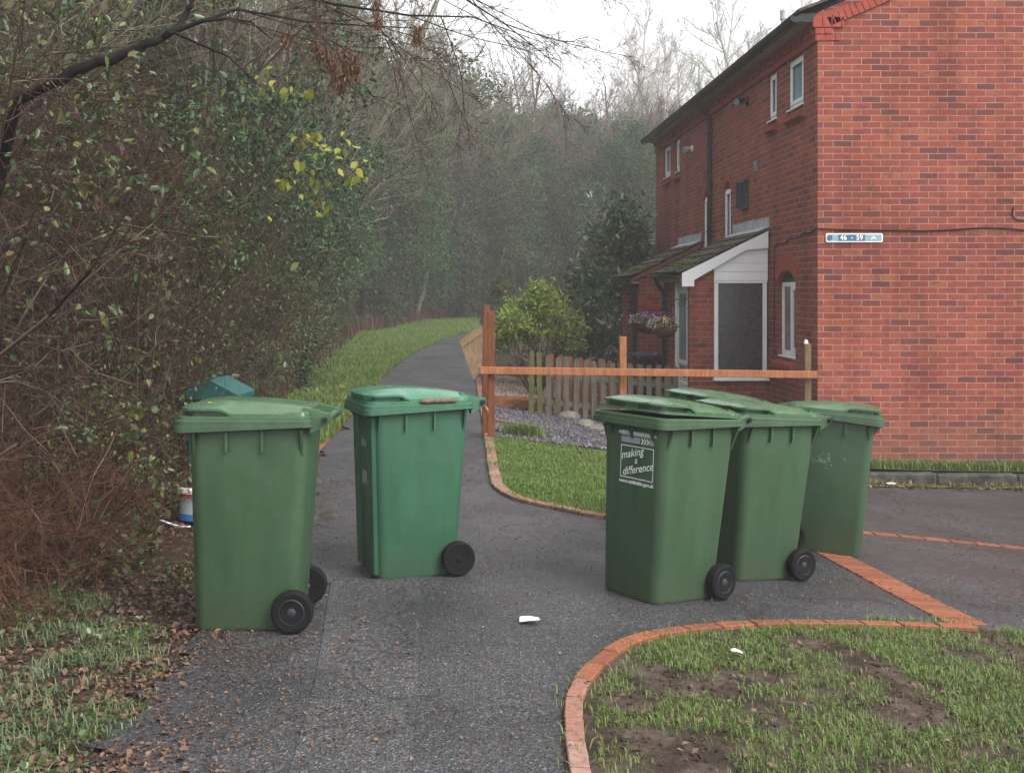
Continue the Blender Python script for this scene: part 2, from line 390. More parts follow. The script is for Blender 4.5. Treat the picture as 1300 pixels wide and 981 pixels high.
def box(bm, x0, x1, y0, y1, z0, z1, bev=0.):
    vs = [bm.verts.new(p) for p in ((x0, y0, z0), (x1, y0, z0), (x1, y1, z0), (x0, y1, z0), (x0, y0, z1), (x1, y0, z1), (x1, y1, z1), (x0, y1, z1))]
    fs = [bm.faces.new([vs[i] for i in f]) for f in ((0, 3, 2, 1), (4, 5, 6, 7), (0, 1, 5, 4), (1, 2, 6, 5), (2, 3, 7, 6), (3, 0, 4, 7))]
    if bev:
        es = {e for f in fs for e in f.edges}
        bmesh.ops.bevel(bm, geom=list(es), offset=bev, segments=1, affect='EDGES')
    return vs
def obox(bm, c, ax, ay, az, bev=0.):
    """box with centre c and half-axis vectors"""
    c = Vector(c); ax = Vector(ax); ay = Vector(ay); az = Vector(az)
    vs = [bm.verts.new(c + sx * ax + sy * ay + sz * az) for sx, sy, sz in ((-1, -1, -1), (1, -1, -1), (1, 1, -1), (-1, 1, -1), (-1, -1, 1), (1, -1, 1), (1, 1, 1), (-1, 1, 1))]
    fs = [bm.faces.new([vs[i] for i in f]) for f in ((0, 3, 2, 1), (4, 5, 6, 7), (0, 1, 5, 4), (1, 2, 6, 5), (2, 3, 7, 6), (3, 0, 4, 7))]
    if bev: bmesh.ops.bevel(bm, geom=list({e for f in fs for e in f.edges}), offset=bev, segments=1, affect='EDGES')
def prism(bm, pts, d):
    """extrude a planar polygon (list of 3-D points) by vector d"""
    d = Vector(d); a = [bm.verts.new(p) for p in pts]; b = [bm.verts.new(Vector(p) + d) for p in pts]
    bm.faces.new(a); bm.faces.new(b[::-1]); n = len(a)
    for i in range(n): bm.faces.new((a[i], b[i], b[(i + 1) % n], a[(i + 1) % n]))
def tube(bm, pts, r, n=8, caps=True):
    pts = [Vector(p) for p in pts]; rs = r if isinstance(r, (list, tuple)) else [r] * len(pts)
    rings = []; up = Vector((.13, .27, .95))
    for i, p in enumerate(pts):
        d = (pts[min(i + 1, len(pts) - 1)] - pts[max(i - 1, 0)]).normalized()
        u = d.cross(up)
        if u.length < .05: u = d.cross(Vector((1, 0, 0)))
        u.normalize(); v = d.cross(u)
        rings.append([bm.verts.new(p + rs[i] * (math.cos(2 * PI * k / n) * u + math.sin(2 * PI * k / n) * v)) for k in range(n)])
    for a, b in zip(rings, rings[1:]):
        for k in range(n): bm.faces.new((a[k], a[(k + 1) % n], b[(k + 1) % n], b[k]))
    if caps: bm.faces.new(rings[0][::-1]); bm.faces.new(rings[-1])
def loft(bm, rings, cap0=True, cap1=True):
    rs = [[bm.verts.new(p) for p in ring] for ring in rings]; n = len(rs[0])
    for a, b in zip(rs, rs[1:]):
        for k in range(n): bm.faces.new((a[k], a[(k + 1) % n], b[(k + 1) % n], b[k]))
    if cap0: bm.faces.new(rs[0][::-1])
    if cap1: bm.faces.new(rs[-1])
def rrect(x0, x1, hy, r, z, n=6):
    out = []
    for cx, cy, a0 in ((x1 - r, hy - r, 0), (x0 + r, hy - r, 90), (x0 + r, -hy + r, 180), (x1 - r, -hy + r, 270)):
        for k in range(n + 1):
            a = R(a0 + 90 * k / n); out.append((cx + r * math.cos(a), cy + r * math.sin(a), z))
    return out
def lathe_y(bm, prof, n=28, c=(0, 0, 0)):
    """profile (y, radius) about the local y axis"""
    rs = [[bm.verts.new((c[0] + r * math.cos(2 * PI * k / n), c[1] + y, c[2] + r * math.sin(2 * PI * k / n))) for k in range(n)] for y, r in prof]
    for a, b in zip(rs, rs[1:]):
        for k in range(n): bm.faces.new((a[k], a[(k + 1) % n], b[(k + 1) % n], b[k]))
    bm.faces.new(rs[0][::-1]); bm.faces.new(rs[-1])

# text ------------------------------------------------------------------
def text_mesh(body, size, shear=0., bold=0.):
    cu = bpy.data.curves.new('lettering', 'FONT'); cu.body = body; cu.size = size; cu.shear = shear
    cu.align_x = 'CENTER'; cu.align_y = 'CENTER'; cu.offset = bold; cu.resolution_u = 3
    o = bpy.data.objects.new('lettering', cu); COL.objects.link(o)
    dg = bpy.context.evaluated_depsgraph_get(); dg.update()
    me = bpy.data.meshes.new_from_object(o.evaluated_get(dg))
    bpy.data.objects.remove(o); bpy.data.curves.remove(cu)
    return me
def map_mesh(me, f):
    V = np.empty(len(me.vertices) * 3, np.float32); me.vertices.foreach_get('co', V); V = V.reshape(-1, 3)
    me.vertices.foreach_set('co', np.ascontiguousarray(f(V), np.float32).ravel()); me.update()
    return me

# ------------------------------------------------------------------ ground sheets
def sheet(name, poly, mat, off=.0, step=.25, kind='structure', thick=0.):
    bm = bmesh.new()
    bm.faces.new([bm.verts.new((x, y, 0)) for x, y in poly])
    xs = [p[0] for p in poly]; ys = [p[1] for p in poly]
    def cut(lo, hi, ax):
        s = math.floor(lo / step) * step + step
        while s < hi:
            co = (s, 0, 0) if ax == 0 else (0, s, 0); no = (1, 0, 0) if ax == 0 else (0, 1, 0)
            bmesh.ops.bisect_plane(bm, geom=bm.verts[:] + bm.edges[:] + bm.faces[:], plane_co=co, plane_no=no)
            s += step
    cut(min(xs), max(xs), 0); cut(min(ys), max(ys), 1)
    bmesh.ops.triangulate(bm, faces=bm.faces[:])
    for v in bm.verts: v.co.z = tz(v.co.x, v.co.y) + off
    if thick:
        r = bmesh.ops.extrude_face_region(bm, geom=bm.faces[:])
        for e in r['geom']:
            if isinstance(e, bmesh.types.BMVert): e.co.z += 0
        for v in bm.verts: pass
    me = bpy.data.meshes.new(name); bm.to_mesh(me); bm.free()
    for p in me.polygons:
        if p.normal.z < 0: me.flip_normals(); break
    me.polygons.foreach_set('use_smooth', [True] * len(me.polygons))
    o = link(name, me, mat); tag(o, kind=kind)
    return o

gx = np.unique(np.concatenate([np.arange(-85, -14, 4.), np.arange(-14, 14, .25), np.arange(14, 86, 4.)]))
gy = np.unique(np.concatenate([np.arange(-6.5, 0, .5), np.arange(0, 26, .25), np.arange(26, 60, 1.), np.arange(60, 133, 4.)]))
GX, GY = np.meshgrid(gx, gy); GZ = terr(GX, GY) - .02
Vg = np.stack([GX, GY, GZ], -1).reshape(-1, 3); nx, ny = len(gx), len(gy)
ii = (np.arange(ny - 1)[:, None] * nx + np.arange(nx - 1)[None]).ravel()
me = np_mesh('ground', Vg, [np.stack([ii, ii + 1, ii + nx + 1, ii + nx], 1)], True)
tag(link('ground', me, 'soil'), kind='structure')

def arc_pts(pts, n=8):
    """Catmull-Rom through (x, y) points"""
    P = [np.array(p, float) for p in pts]; P = [2 * P[0] - P[1]] + P + [2 * P[-1] - P[-2]]
    out = []
    for i in range(1, len(P) - 2):
        for k in range(n):
            t = k / n; a, b, c, d = P[i - 1:i + 3]
            out.append(tuple(.5 * (2 * b + (c - a) * t + (2 * a - 5 * b + 4 * c - d) * t * t + (3 * b - a - 3 * c + d) * t ** 3)))
    out.append(tuple(P[-2])); return out

path_left = arc_pts([(-1.25, 1.0), (-1.18, 3.0), (-1.30, 4.6), (-1.42, 7), (-1.50, 10.6), (-1.50, 14), (-1.48, 18), (-1.40, 22), (-.95, 28), (.2, 34.5), (2.2, 38)])
lawn_left = arc_pts([(.27, 19.5), (.27, 17), (.27, 12), (.26, 9.4), (.30, 8.75), (.45, 8.35), (.72, 8.15), (1.15, 7.95), (1.9, 8.05), (2.7, 8.6), (3.5, 9.7), (4.0, 11.0), (4.45, 11.5)])
lawn2 = arc_pts([(.33, 1.5), (.34, 3.0), (.37, 3.75), (.46, 4.22), (.72, 4.74), (1.02, 5.0), (1.46, 5.21), (2.1, 5.36), (2.72, 5.42)])

_re = random.Random(8); edge_pts = []
for (x0_, y0_), (x1_, y1_) in zip(path_left[1:44], path_left[2:45]):
    for t_ in (0, .25, .5, .75): edge_pts.append((x0_ + (x1_ - x0_) * t_ + _re.gauss(0, .035) + .06 * math.sin(y0_ * 3.1 + t_), y0_ + (y1_ - y0_) * t_))
road = [(-1.25, 1.0)] + edge_pts + path_left[45:] + [(3.2, 37.0), (1.25, 33.5), (.35, 28), (.26, 22)] + lawn_left + [(4.8, 11.62), (14, 11.62), (14, 5.42)] + lawn2[::-1]
sheet('road', road, 'asphalt', .0, .25)
# paler reinstated strip along the path, and the lower patch by it
sheet('path_strip', arc_pts([(-.56, 3.2), (-.60, 4.2), (-.70, 5.4), (-.80, 6.6)]) + arc_pts([(-.36, 6.5), (-.24, 5.9), (-.19, 4.8), (-.16, 3.2)]), 'asphalt_strip', .005, .25)
sheet('path_patch', [(-1.2, 5.9), (-.72, 5.75), (-.62, 6.9), (-.95, 7.2), (-1.25, 6.9)], 'asphalt_strip', .007, .25)

def brick_row(name, pts, along, across, mat, gap=.013, h=.07, top=.022, jit=.0015, side=0., seed=1):
    rng = random.Random(seed); bm = bmesh.new()
    P = [Vector((x, y)) for x, y in pts]
    d = [0.]
    for a, b in zip(P, P[1:]): d.append(d[-1] + (b - a).length)
    s = along / 2
    while s < d[-1]:
        k = max(i for i in range(len(d) - 1) if d[i] <= s)
        t = (s - d[k]) / max(1e-6, d[k + 1] - d[k]); p = P[k].lerp(P[k + 1], t); u = (P[k + 1] - P[k]).normalized()
        n = Vector((-u.y, u.x)); p = p + n * (side + rng.uniform(-jit, jit))
        dz = [(tz(p.x + u.x * e, p.y + u.y * e)) for e in (-along / 2, along / 2)]
        sl = (dz[1] - dz[0]) / 2; z = tz(p.x, p.y) + top - h / 2 + rng.uniform(-.0015, .0015)
        sa = (tz(p.x + n.x * across / 2, p.y + n.y * across / 2) - tz(p.x - n.x * across / 2, p.y - n.y * across / 2)) / 2
        obox(bm, (p.x, p.y, z), (u.x * (along - gap) / 2, u.y * (along - gap) / 2, sl), (n.x * across / 2, n.y * across / 2, sa), (0, 0, h / 2), .004)
        s += along
    return tag(build(name, bm, mat), kind='structure')
brick_row('brick_edging', lawn2[24:], .21, .075, 'edging', side=-.045, top=.026, seed=2)
brick_row('brick_edging', lawn2[:25], .21, .068, 'edging_pale', side=-.045, top=.026, seed=12)
brick_row('path_edging', lawn_left, .21, .10, 'edging_pale', side=.055, top=.03, seed=3)
brick_row('verge_edging', path_left[20:52], .21, .085, 'edging', side=.05, top=.012, seed=4)
brick_row('brick_band', [(2.72, 5.50), (2.70, 6.5), (2.62, 8.32)], .072, .225, 'edging', top=.008, gap=.006, seed=5)
brick_row('parking_line', [(2.55, 8.44), (14, 8.44)], .21, .095, 'edging', top=.008, seed=6)
# concrete kerbs
bm = bmesh.new(); x = 4.5
while x < 13.5:
    z = tz(x + .45, 11.68)
    box(bm, x, x + .905, 11.62 + random.Random(int(x * 9)).uniform(-.008, .008), 11.76, z - .1, z + .125 + random.Random(int(x * 7)).uniform(-.008, .008), .018); x += .915
tag(build('kerb', bm, 'concrete'), kind='structure')
bm = bmesh.new(); x = 2.86
while x < 13.5:
    z = tz(x + .45, 5.38); box(bm, x, x + .905, 5.36, 5.41, z - .1, z + .035, .006); x += .915
tag(build('stone_edging', bm, 'concrete'), kind='structure')

LAWN1 = lawn_left[16:] + [(4.45, 12.05), (.30, 12.05)]
LAWN2 = lawn2 + [(14, 5.38), (14, 1.5)]
sheet('lawn', LAWN1, 'turf', .012, .25)
sheet('muddy_lawn', LAWN2, 'mud', .006, .25)
sheet('gutter_moss', [(4.25, 11.30), (5, 11.42), (7, 11.47), (14, 11.5), (14, 11.625), (4.4, 11.625)], 'moss_ground', .012, .25)
sheet('grass_strip', [(4.1, 11.3), (4.5, 11.76), (13.5, 11.76), (13.5, 12.07), (4.1, 12.07)], 'turf', .14, .25)
sheet('verge', path_left[36:76] + [(float(hedge_x(y)) - .3, y) for y in (33, 28, 22, 18, 14, 12)], 'turf', .01, .5)
sheet('slate_bed', [(.38, 12.0), (1.9, 11.9), (2.4, 12.4), (2.6, 13.6), (2.4, 14.4), (1.1, 14.6), (.6, 15.2), (.42, 15.4)], 'gravel', .02, .25)
sheet('shingle_bed', [(.45, 15.5), (1.1, 14.7), (2.9, 14.8), (3.0, 20.0), (.6, 20.0)], 'shingle', .02, .25)

# ------------------------------------------------------------------ wheelie bins
def bin_parts(parent, matn, front_panel=False, lift=0., spokes=False):
    # body: tapering shell with rounded corners (front towards -x)
    bm = bmesh.new()
    loft(bm, [rrect(-.254, .218, .204, .055, .0), rrect(-.262, .226, .212, .06, .018), rrect(-.290, .288, .250, .065, .952)])
    if front_panel:                                       # two moulded pillars beside a recessed front
        for s in (-1, 1):
            loft(bm, [[(-.257 - .03 * z / .95 - dx, s * (w + .025 * z / .95), z) for dx, w in ((-.01, .10), (.022, .115), (.026, .16), (.012, .200), (-.01, .21))] for z in (.03, .5, .93)])
    # gussets and ribs under the rim
    for s in (-1, 1):
        for x in (-.10, .07):
            box(bm, x - .006, x + .006, s * .243, s * .268, .85, .955)
        for x, dx in ((-.255, .0), (.255, .0)):
            prism(bm, [(x - .006, s * .235, .83), (x - .006, s * .235, .955), (x - .006, s * .285, .955)], (.012, 0, 0))
    for y in (-.16, .0, .16):
        prism(bm, [(-.275, y - .006, .84), (-.275, y - .006, .955), (-.345, y - .006, .955)], (0, .012, 0))
    body = build('body', bm, matn, parent, 35, False)
    # rim: deeper at the front
    bm = bmesh.new()
    n = 6
    def ring(o, f, r):                                    # f(x) -> z
        return [(x, y, f(x)) for x, y, _ in rrect(-.352 + o, .312 - o, .292 - o, r, 0, n)]
    low = lambda x: .936 + .024 * min(1, max(0, (x + .30) / .22))
    loft(bm, [ring(.012, low, .05), ring(0, lambda x: low(x) + .006, .055), ring(0, lambda x: .972, .055), ring(.004, lambda x: .974, .055), ring(.004, lambda x: .996, .055), ring(.012, lambda x: 1.002, .05)])
    # hinge horns
    for s in (-1, 1):
        prism(bm, [(.295, s * .235 - .02, .935), (.375, s * .235 - .02, .975), (.395, s * .235 - .02, 1.0), (.385, s * .235 - .02, 1.025), (.295, s * .235 - .02, 1.0)], (0, .04, 0))
    build('rim', bm, matn, body, 35, False)
    bm = bmesh.new()
    tube(bm, [(.366, -.262, 1.0), (.366, .262, 1.0)], .017, 12)
    hb = build('handle', bm, matn, parent, 40, False)
    for s in (-1, 1):
        bm = bmesh.new(); tube(bm, [(.366, s * .2645, 1.0), (.366, s * .276, 1.0)], .0135, 12)
        build('pin_cap', bm, 'black_plastic', hb, 40, False)
    # lid
    bm = bmesh.new()
    def w(u):
        return .262 - .03 * max(0, (u - .1) / .2) ** 2 - .012 * max(0, (-.2 - u) / .14)
    def top(u):
        t = (u + .335) / .62
        return 1.052 + .036 * max(0., math.sin(PI * min(1, max(0, t) * 1.0) ** .72)) ** .8 - .004 * t
    nu, nv = 26, 22; G = []
    for i in range(nu + 1):
        u = -.338 + .623 * i / nu; row = []
        for j in range(nv + 1):
            v = -1 + 2 * j / nv; e = abs(v)
            vv = math.copysign(1 - (1 - e) ** 1.4, v)
            uu = u + (.05 * (abs(vv) ** 6) * (1 if i < 3 else 0) * (3 - i) / 3)
            z0 = 1.054 if u < -.13 else 1.054 - .026 * min(1, (u + .13) / .05)
            z = z0 + (top(u) - z0) * (1 - abs(vv) ** 3.2)
            if .45 < abs(vv) < .62: z += .005 * math.sin((abs(vv) - .45) / .17 * PI)   # pressed ridges
            row.append(bm.verts.new((uu, vv * w(u), z)))
        G.append(row)
    fs = [bm.faces.new((G[i][j], G[i + 1][j], G[i + 1][j + 1], G[i][j + 1])) for i in range(nu) for j in range(nv)]
    r = bmesh.ops.extrude_face_region(bm, geom=fs)
    for e in r['geom']:
        if isinstance(e, bmesh.types.BMVert): e.co.z -= .011
    # rear walls, front inset, flange
    loft(bm, [rrect(-.12, .285, .255, .04, 1.004), rrect(-.12, .278, .249, .04, 1.034)])
    loft(bm, [rrect(-.285, -.10, .222, .03, 1.006), rrect(-.285, -.10, .222, .03, 1.050)])
    box(bm, -.318, -.28, -.05, .05, 1.012, 1.050)
    loft(bm, [rrect(-.336, .295, .276, .05, 1.0035), rrect(-.336, .295, .276, .05, 1.017)])
    if front_panel:
        for s in (-1, 1): box(bm, -.325, -.20, s * .13 - .06, s * .13 + .06, 1.012, 1.052, .012)
    for s in (-1, 1):
        prism(bm, [(.25, s * .175 - .03, 1.012), (.372, s * .175 - .03, .99), (.388, s * .175 - .03, 1.0), (.380, s * .175 - .03, 1.022), (.25, s * .175 - .03, 1.052)], (0, .06, 0))
    if lift:
        bmesh.ops.rotate(bm, verts=bm.verts, cent=(.366, 0, 1.0), matrix=Matrix.Rotation(lift, 3, 'Y'))
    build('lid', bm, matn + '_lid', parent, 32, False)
    bm = bmesh.new(); tube(bm, [(.215, -.245, .1), (.215, .245, .1)], .011, 10)
    build('axle', bm, 'galv', parent, 40, False)
    for s in (-1, 1):
        bm = bmesh.new()
        lathe_y(bm, [(-.024, .060), (-.026, .072), (-.027, .088), (-.021, .097), (-.012, .0995), (0, .1), (.012, .0995), (.021, .097), (.027, .088), (.026, .072), (.024, .060)], 36, (.215, s * .252, .1))
        wh = build('wheel', bm, 'tyre', parent, 30, False)
        bm = bmesh.new()
        lathe_y(bm, [(0, .001), (.006, .062), (.024 * 1, .0615), (.0265, .058), (.020, .054), (.015, .05), (.015, .024), (.024, .020), (.028, .012), (.0285, .001)] if s > 0 else [(0, .001), (-.006, .062), (-.024, .0615), (-.0265, .058), (-.020, .054), (-.015, .05), (-.015, .024), (-.024, .020), (-.028, .012), (-.0285, .001)], 30, (.215, s * .2525, .1))
        if spokes:
            for k in range(8):
                a = 2 * PI * k / 8; c = Vector((.215 + .038 * math.cos(a), s * (.2525 + .017), .1 + .038 * math.sin(a)))
                obox(bm, c, (.018 * math.cos(a), 0, .018 * math.sin(a)), (-.004 * math.sin(a), 0, .004 * math.cos(a)), (0, .005, 0))
        build('rim', bm, 'tyre' if spokes else 'hub', wh, 30, False)

def front_x(z): return -.2610 - .0290 * (z - .018) / .934
def front_map(me, ca, cb, rot=0., off=.0025):
    """lay flat lettering on the tapering front face; a runs right, b up as seen from the front"""
    def f(V):
        a = V[:, 0] * math.cos(rot) - V[:, 1] * math.sin(rot) + ca
        b = V[:, 0] * math.sin(rot) + V[:, 1] * math.cos(rot) + cb
        return np.stack([-.2610 - .0290 * (b - .018) / .934 - off, -a, b], 1)
    return map_mesh(me, f)
def quad_mesh(name, rects):
    V = []; F = []
    for x0, x1, y0, y1 in rects:
        k = len(V); V += [(x0, y0, 0), (x1, y0, 0), (x1, y1, 0), (x0, y1, 0)]; F.append((k, k + 1, k + 2, k + 3))
    return np_mesh(name, np.array(V, float), [np.array(F)])

def stand(o, x, y, rz):
    """set a thing on the sloping ground, tilted with it"""
    e = .25; n = Vector((-(tz(x + e, y) - tz(x - e, y)) / (2 * e), -(tz(x, y + e) - tz(x, y - e)) / (2 * e), 1)).normalized()
    o.location = (x, y, tz(x, y) + .003)
    o.rotation_euler = (Vector((0, 0, 1)).rotation_difference(n).to_matrix() @ Matrix.Rotation(rz, 3, 'Z')).to_euler()
def mat_of(o): return Matrix.Translation(o.location) @ o.rotation_euler.to_matrix().to_4x4()
def place_bin(x, y, rz, label, mat='bin', **kw):
    # sits on its base edge and wheels: tilt with the ground
    r = empty('wheelie_bin', (x, y, 0), 0, label, 'wheelie bin', 'green wheelie bins put out by the path')
    stand(r, x, y, R(rz)); bin_parts(r, mat, **kw); return r
bin1 = place_bin(-1.01, 5.08, 0, 'green wheelie bin with a yellow leaf on its lid, before the teal litter bin')
bin2 = place_bin(-.30, 6.11, 18.6, 'bluish green wheelie bin with a brown stick lying on its rim', 'bin2', front_panel=True, spokes=True)
bin3 = place_bin(1.13, 5.80, 35, 'green wheelie bin with white printed slogan on its front and lid slightly ajar', lift=R(1.8))
def again(src, x, y, rz, label):
    c = copy_tree(src); stand(c, x, y, R(rz)); c['label'] = label; return c
bin4 = again(bin1, 1.81, 6.50, 25, 'green wheelie bin close behind the one with the slogan, beside the brick band')
bin5 = again(bin1, 2.66, 7.54, 160, 'green wheelie bin nearest the brick gable, with flaked sticker remains on its side')
bin6 = again(bin1, 1.80, 7.50, 24, 'green wheelie bin with only its lid showing above the bins in front')

# white print on bin 3
lab = front_map(text_mesh('making', .062, .35, .0003), -.0, .785, R(14)); o = link('slogan', lab, 'label_white', bin3)
link('slogan', front_map(text_mesh('a', .05, .35, .0003), .03, .748, R(14)), 'label_white', bin3)
link('slogan', front_map(text_mesh('difference', .060, .35, .0003), .045, .703, R(14)), 'label_white', bin3)
link('web_address', front_map(text_mesh('www.redditchbc.gov.uk', .0275, 0, .0007), .04, .627), 'label_white', bin3)
t = .0042; x0, x1, y0, y1 = -.086, .166, .648, .826
link('label_frame', front_map(quad_mesh('label_frame', [(x0, x1, y0, y0 + t), (x0, x1, y1 - t, y1), (x0, x0 + t, y0 + t, y1 - t), (x1 - t, x1, y0 + t, y1 - t)]), 0, 0), 'label_white', bin3)
link('label_band', front_map(quad_mesh('label_band', [(-.086, .166, .880, .908), (-.086, .06, .842, .874), (.125, .166, .842, .874)]), 0, 0), 'grey', bin3)
link('council_name', front_map(text_mesh('REDDITCH BOROUGH COUNCIL', .0195, 0, .0006), .04, .894, 0, .004), 'label_white', bin3)
bm_ch = []
V = []; F = []
for q in range(3):
    xx = .066 + .020 * q
    k = len(V); V += [(xx, .842, 0), (xx + .009, .842, 0), (xx + .022, .858, 0), (xx + .009, .874, 0), (xx, .874, 0), (xx + .013, .858, 0)]
    F += [(k, k + 1, k + 2, k + 5), (k + 5, k + 2, k + 3, k + 4)]
link('chevron', front_map(np_mesh('chevron', np.array(V, float), [np.array(F)]), 0, 0), 'label_white', bin3)
# worn label remains on bin 5, plain sticker strip on bin 2
link('label_band', front_map(quad_mesh('label_band', [(-.12, .12, .885, .905), (-.12, .12, .845, .872)]), 0, 0), 'label_white', bin5)
link('label_frame', front_map(quad_mesh('label_frame', [(x0, x1, y0, y0 + t), (x0, x1, y1 - t, y1), (x0, x0 + t, y0 + t, y1 - t), (x1 - t, x1, y0 + t, y1 - t)]), 0, 0), 'label_white', bin5)
link('label_frame', front_map(quad_mesh('label_frame', [(-.07, .07, .50, .503), (-.07, .07, .79, .793), (-.07, -.067, .503, .79), (.067, .07, .503, .79), (-.06, .06, .74, .78), (-.06, .06, .52, .60)]), 0, 0, 0, .004), 'grey', bin2)
rng = random.Random(5); V = []; F = []
for k in range(46):                                        # flaked sticker on bin 5's side
    a = rng.gauss(.02, .035); b = rng.gauss(.66, .022); s = rng.uniform(.001, .0045); k0 = len(V)
    yy = .2125 + .04 * (b - .018) / .934 + .0015
    V += [(a - s * 1.5, yy, b - s), (a + s, yy, b - s * .7), (a + s * 1.3, yy, b + s), (a - s, yy, b + s * .6)]; F.append((k0, k0 + 1, k0 + 2, k0 + 3))
link('sticker_remains', np_mesh('sticker_remains', np.array(V), [np.array(F)]), 'grey', bin5)

# stick on the rim of bin 2, leaf on the lid of bin 1
bm = bmesh.new()
a = bin2.matrix_basis
pts = [Vector((-.02 + .0195 * k, -.286 + .0016 * math.sin(k * 1.7), 1.016 + .0015 * math.sin(k * 2.3) + (.003 if k == 8 else 0))) for k in range(12)]
Mb = mat_of(bin2)
tube(bm, [Mb @ p for p in pts], [.010, .013, .0125, .0125, .013, .012, .012, .0125, .012, .0115, .0105, .008], 8)
tag(build('stick', bm, 'wood_board', None, 40), 'short brown stick lying on the rim of the bluish green bin', 'stick')
bm = bmesh.new(); Mb1 = mat_of(bin1)
vs = [bm.verts.new(Mb1 @ Vector(p)) for p in ((-.235, -.155, 1.070), (-.205, -.175, 1.0745), (-.165, -.16, 1.074), (-.20, -.135, 1.0765))]
bm.faces.new(vs); r_ = bmesh.ops.extrude_face_region(bm, geom=bm.faces[:])
for e in r_['geom']:
    if isinstance(e, bmesh.types.BMVert): e.co.z += .003
tag(build('leaf', bm, 'petal_yellow'), 'small yellow leaf lying on the lid of the bin by the teal litter bin', 'leaf')

# black bin by the neighbour's porch
bb = empty('wheelie_bin', (3.0, 16.75, tz(3.0, 16.75) + .012), R(200), 'black wheelie bin behind the picket fence, beside the downpipe', 'wheelie bin')
bin_parts(bb, 'bin_black'); bb.scale = (.88, .88, .84)

# ------------------------------------------------------------------ litter bin, tub, rubbish
LBZ = 1.08
lb = empty('litter_bin', (-2.02, 8.55, tz(-2.02, 8.55)), R(-6), 'dark teal litter bin with a pitched lid against the hedge', 'litter bin')
bm = bmesh.new(); box(bm, -.185, .185, -.16, .16, .06, .74, .012); box(bm, -.15, .15, -.13, .13, 0, .06)
body = build('body', bm, 'teal', lb, None, False)
bm = bmesh.new(); box(bm, -.13, .13, -.166, -.161, .60, .70)
build('slot', bm, 'black_plastic', body, None, False)
bm = bmesh.new()
prism(bm, [(-.215, -.20, .745), (.215, -.20, .745), (.215, -.20, .79), (0, -.20, .905), (-.215, -.20, .79)], (0, .40, 0))
bmesh.ops.bevel(bm, geom=bm.edges[:], offset=.006, segments=1, affect='EDGES')
build('lid', bm, 'teal', lb, None, False); lb.scale = (1.12, 1.1, LBZ)

def lathe_z(bm, prof, n=24):
    rs = [[bm.verts.new((r * math.cos(2 * PI * k / n), r * math.sin(2 * PI * k / n), z)) for k in range(n)] for z, r in prof]
    for a, b in zip(rs, rs[1:]):
        for k in range(n): bm.faces.new((a[k], a[(k + 1) % n], b[(k + 1) % n], b[k]))
    bm.faces.new(rs[0][::-1]); bm.faces.new(rs[-1])
gp = ground_at(243, 661)
tub = empty('paint_tub', (gp[0], gp[1], tz(*gp)), .3, 'white lidded plastic tub with red and blue bands, tilted in the undergrowth', 'tub')
tub.rotation_euler = (R(-7), R(9), .3)
bm = bmesh.new(); lathe_z(bm, [(0, .092), (.005, .096), (.05, .098)]); build('base_band', bm, 'blue', tub, 30, False)
bm = bmesh.new(); lathe_z(bm, [(.05, .098), (.10, .102)]); b_ = build('body', bm, 'grey', tub, 30, False)
bm = bmesh.new(); lathe_z(bm, [(.10, .102), (.195, .1075)]); b_ = build('body', bm, 'grey', tub, 30, False)
bm = bmesh.new(); lathe_z(bm, [(.165, .1070), (.19, .1088)]); build('red_band', bm, 'red', tub, 30, False)
bm = bmesh.new(); lathe_z(bm, [(.19, .110), (.192, .116), (.222, .116), (.228, .110), (.224, .1)]); build('lid', bm, 'white', tub, 30, False)
bm = bmesh.new(); pts = []
for k in range(9):
    q = ground_at(205 + 4.6 * k, 664 + 8 * math.sin(k / 8 * PI * .6)); pts.append((q[0], q[1], tz(*q) + .02))
for k in range(8):
    a = Vector(pts[k]); b = Vector(pts[k + 1]); d = (b - a); n_ = d.cross(Vector((0, .3, 1))).normalized() * .016
    obox(bm, (a + b) / 2, d * .52, n_, (0, 0, .003 + .002 * (k % 2)))
tag(build('plastic_strip', bm, 'white'), 'white plastic strip lying among dead leaves beside the banded tub', 'litter')

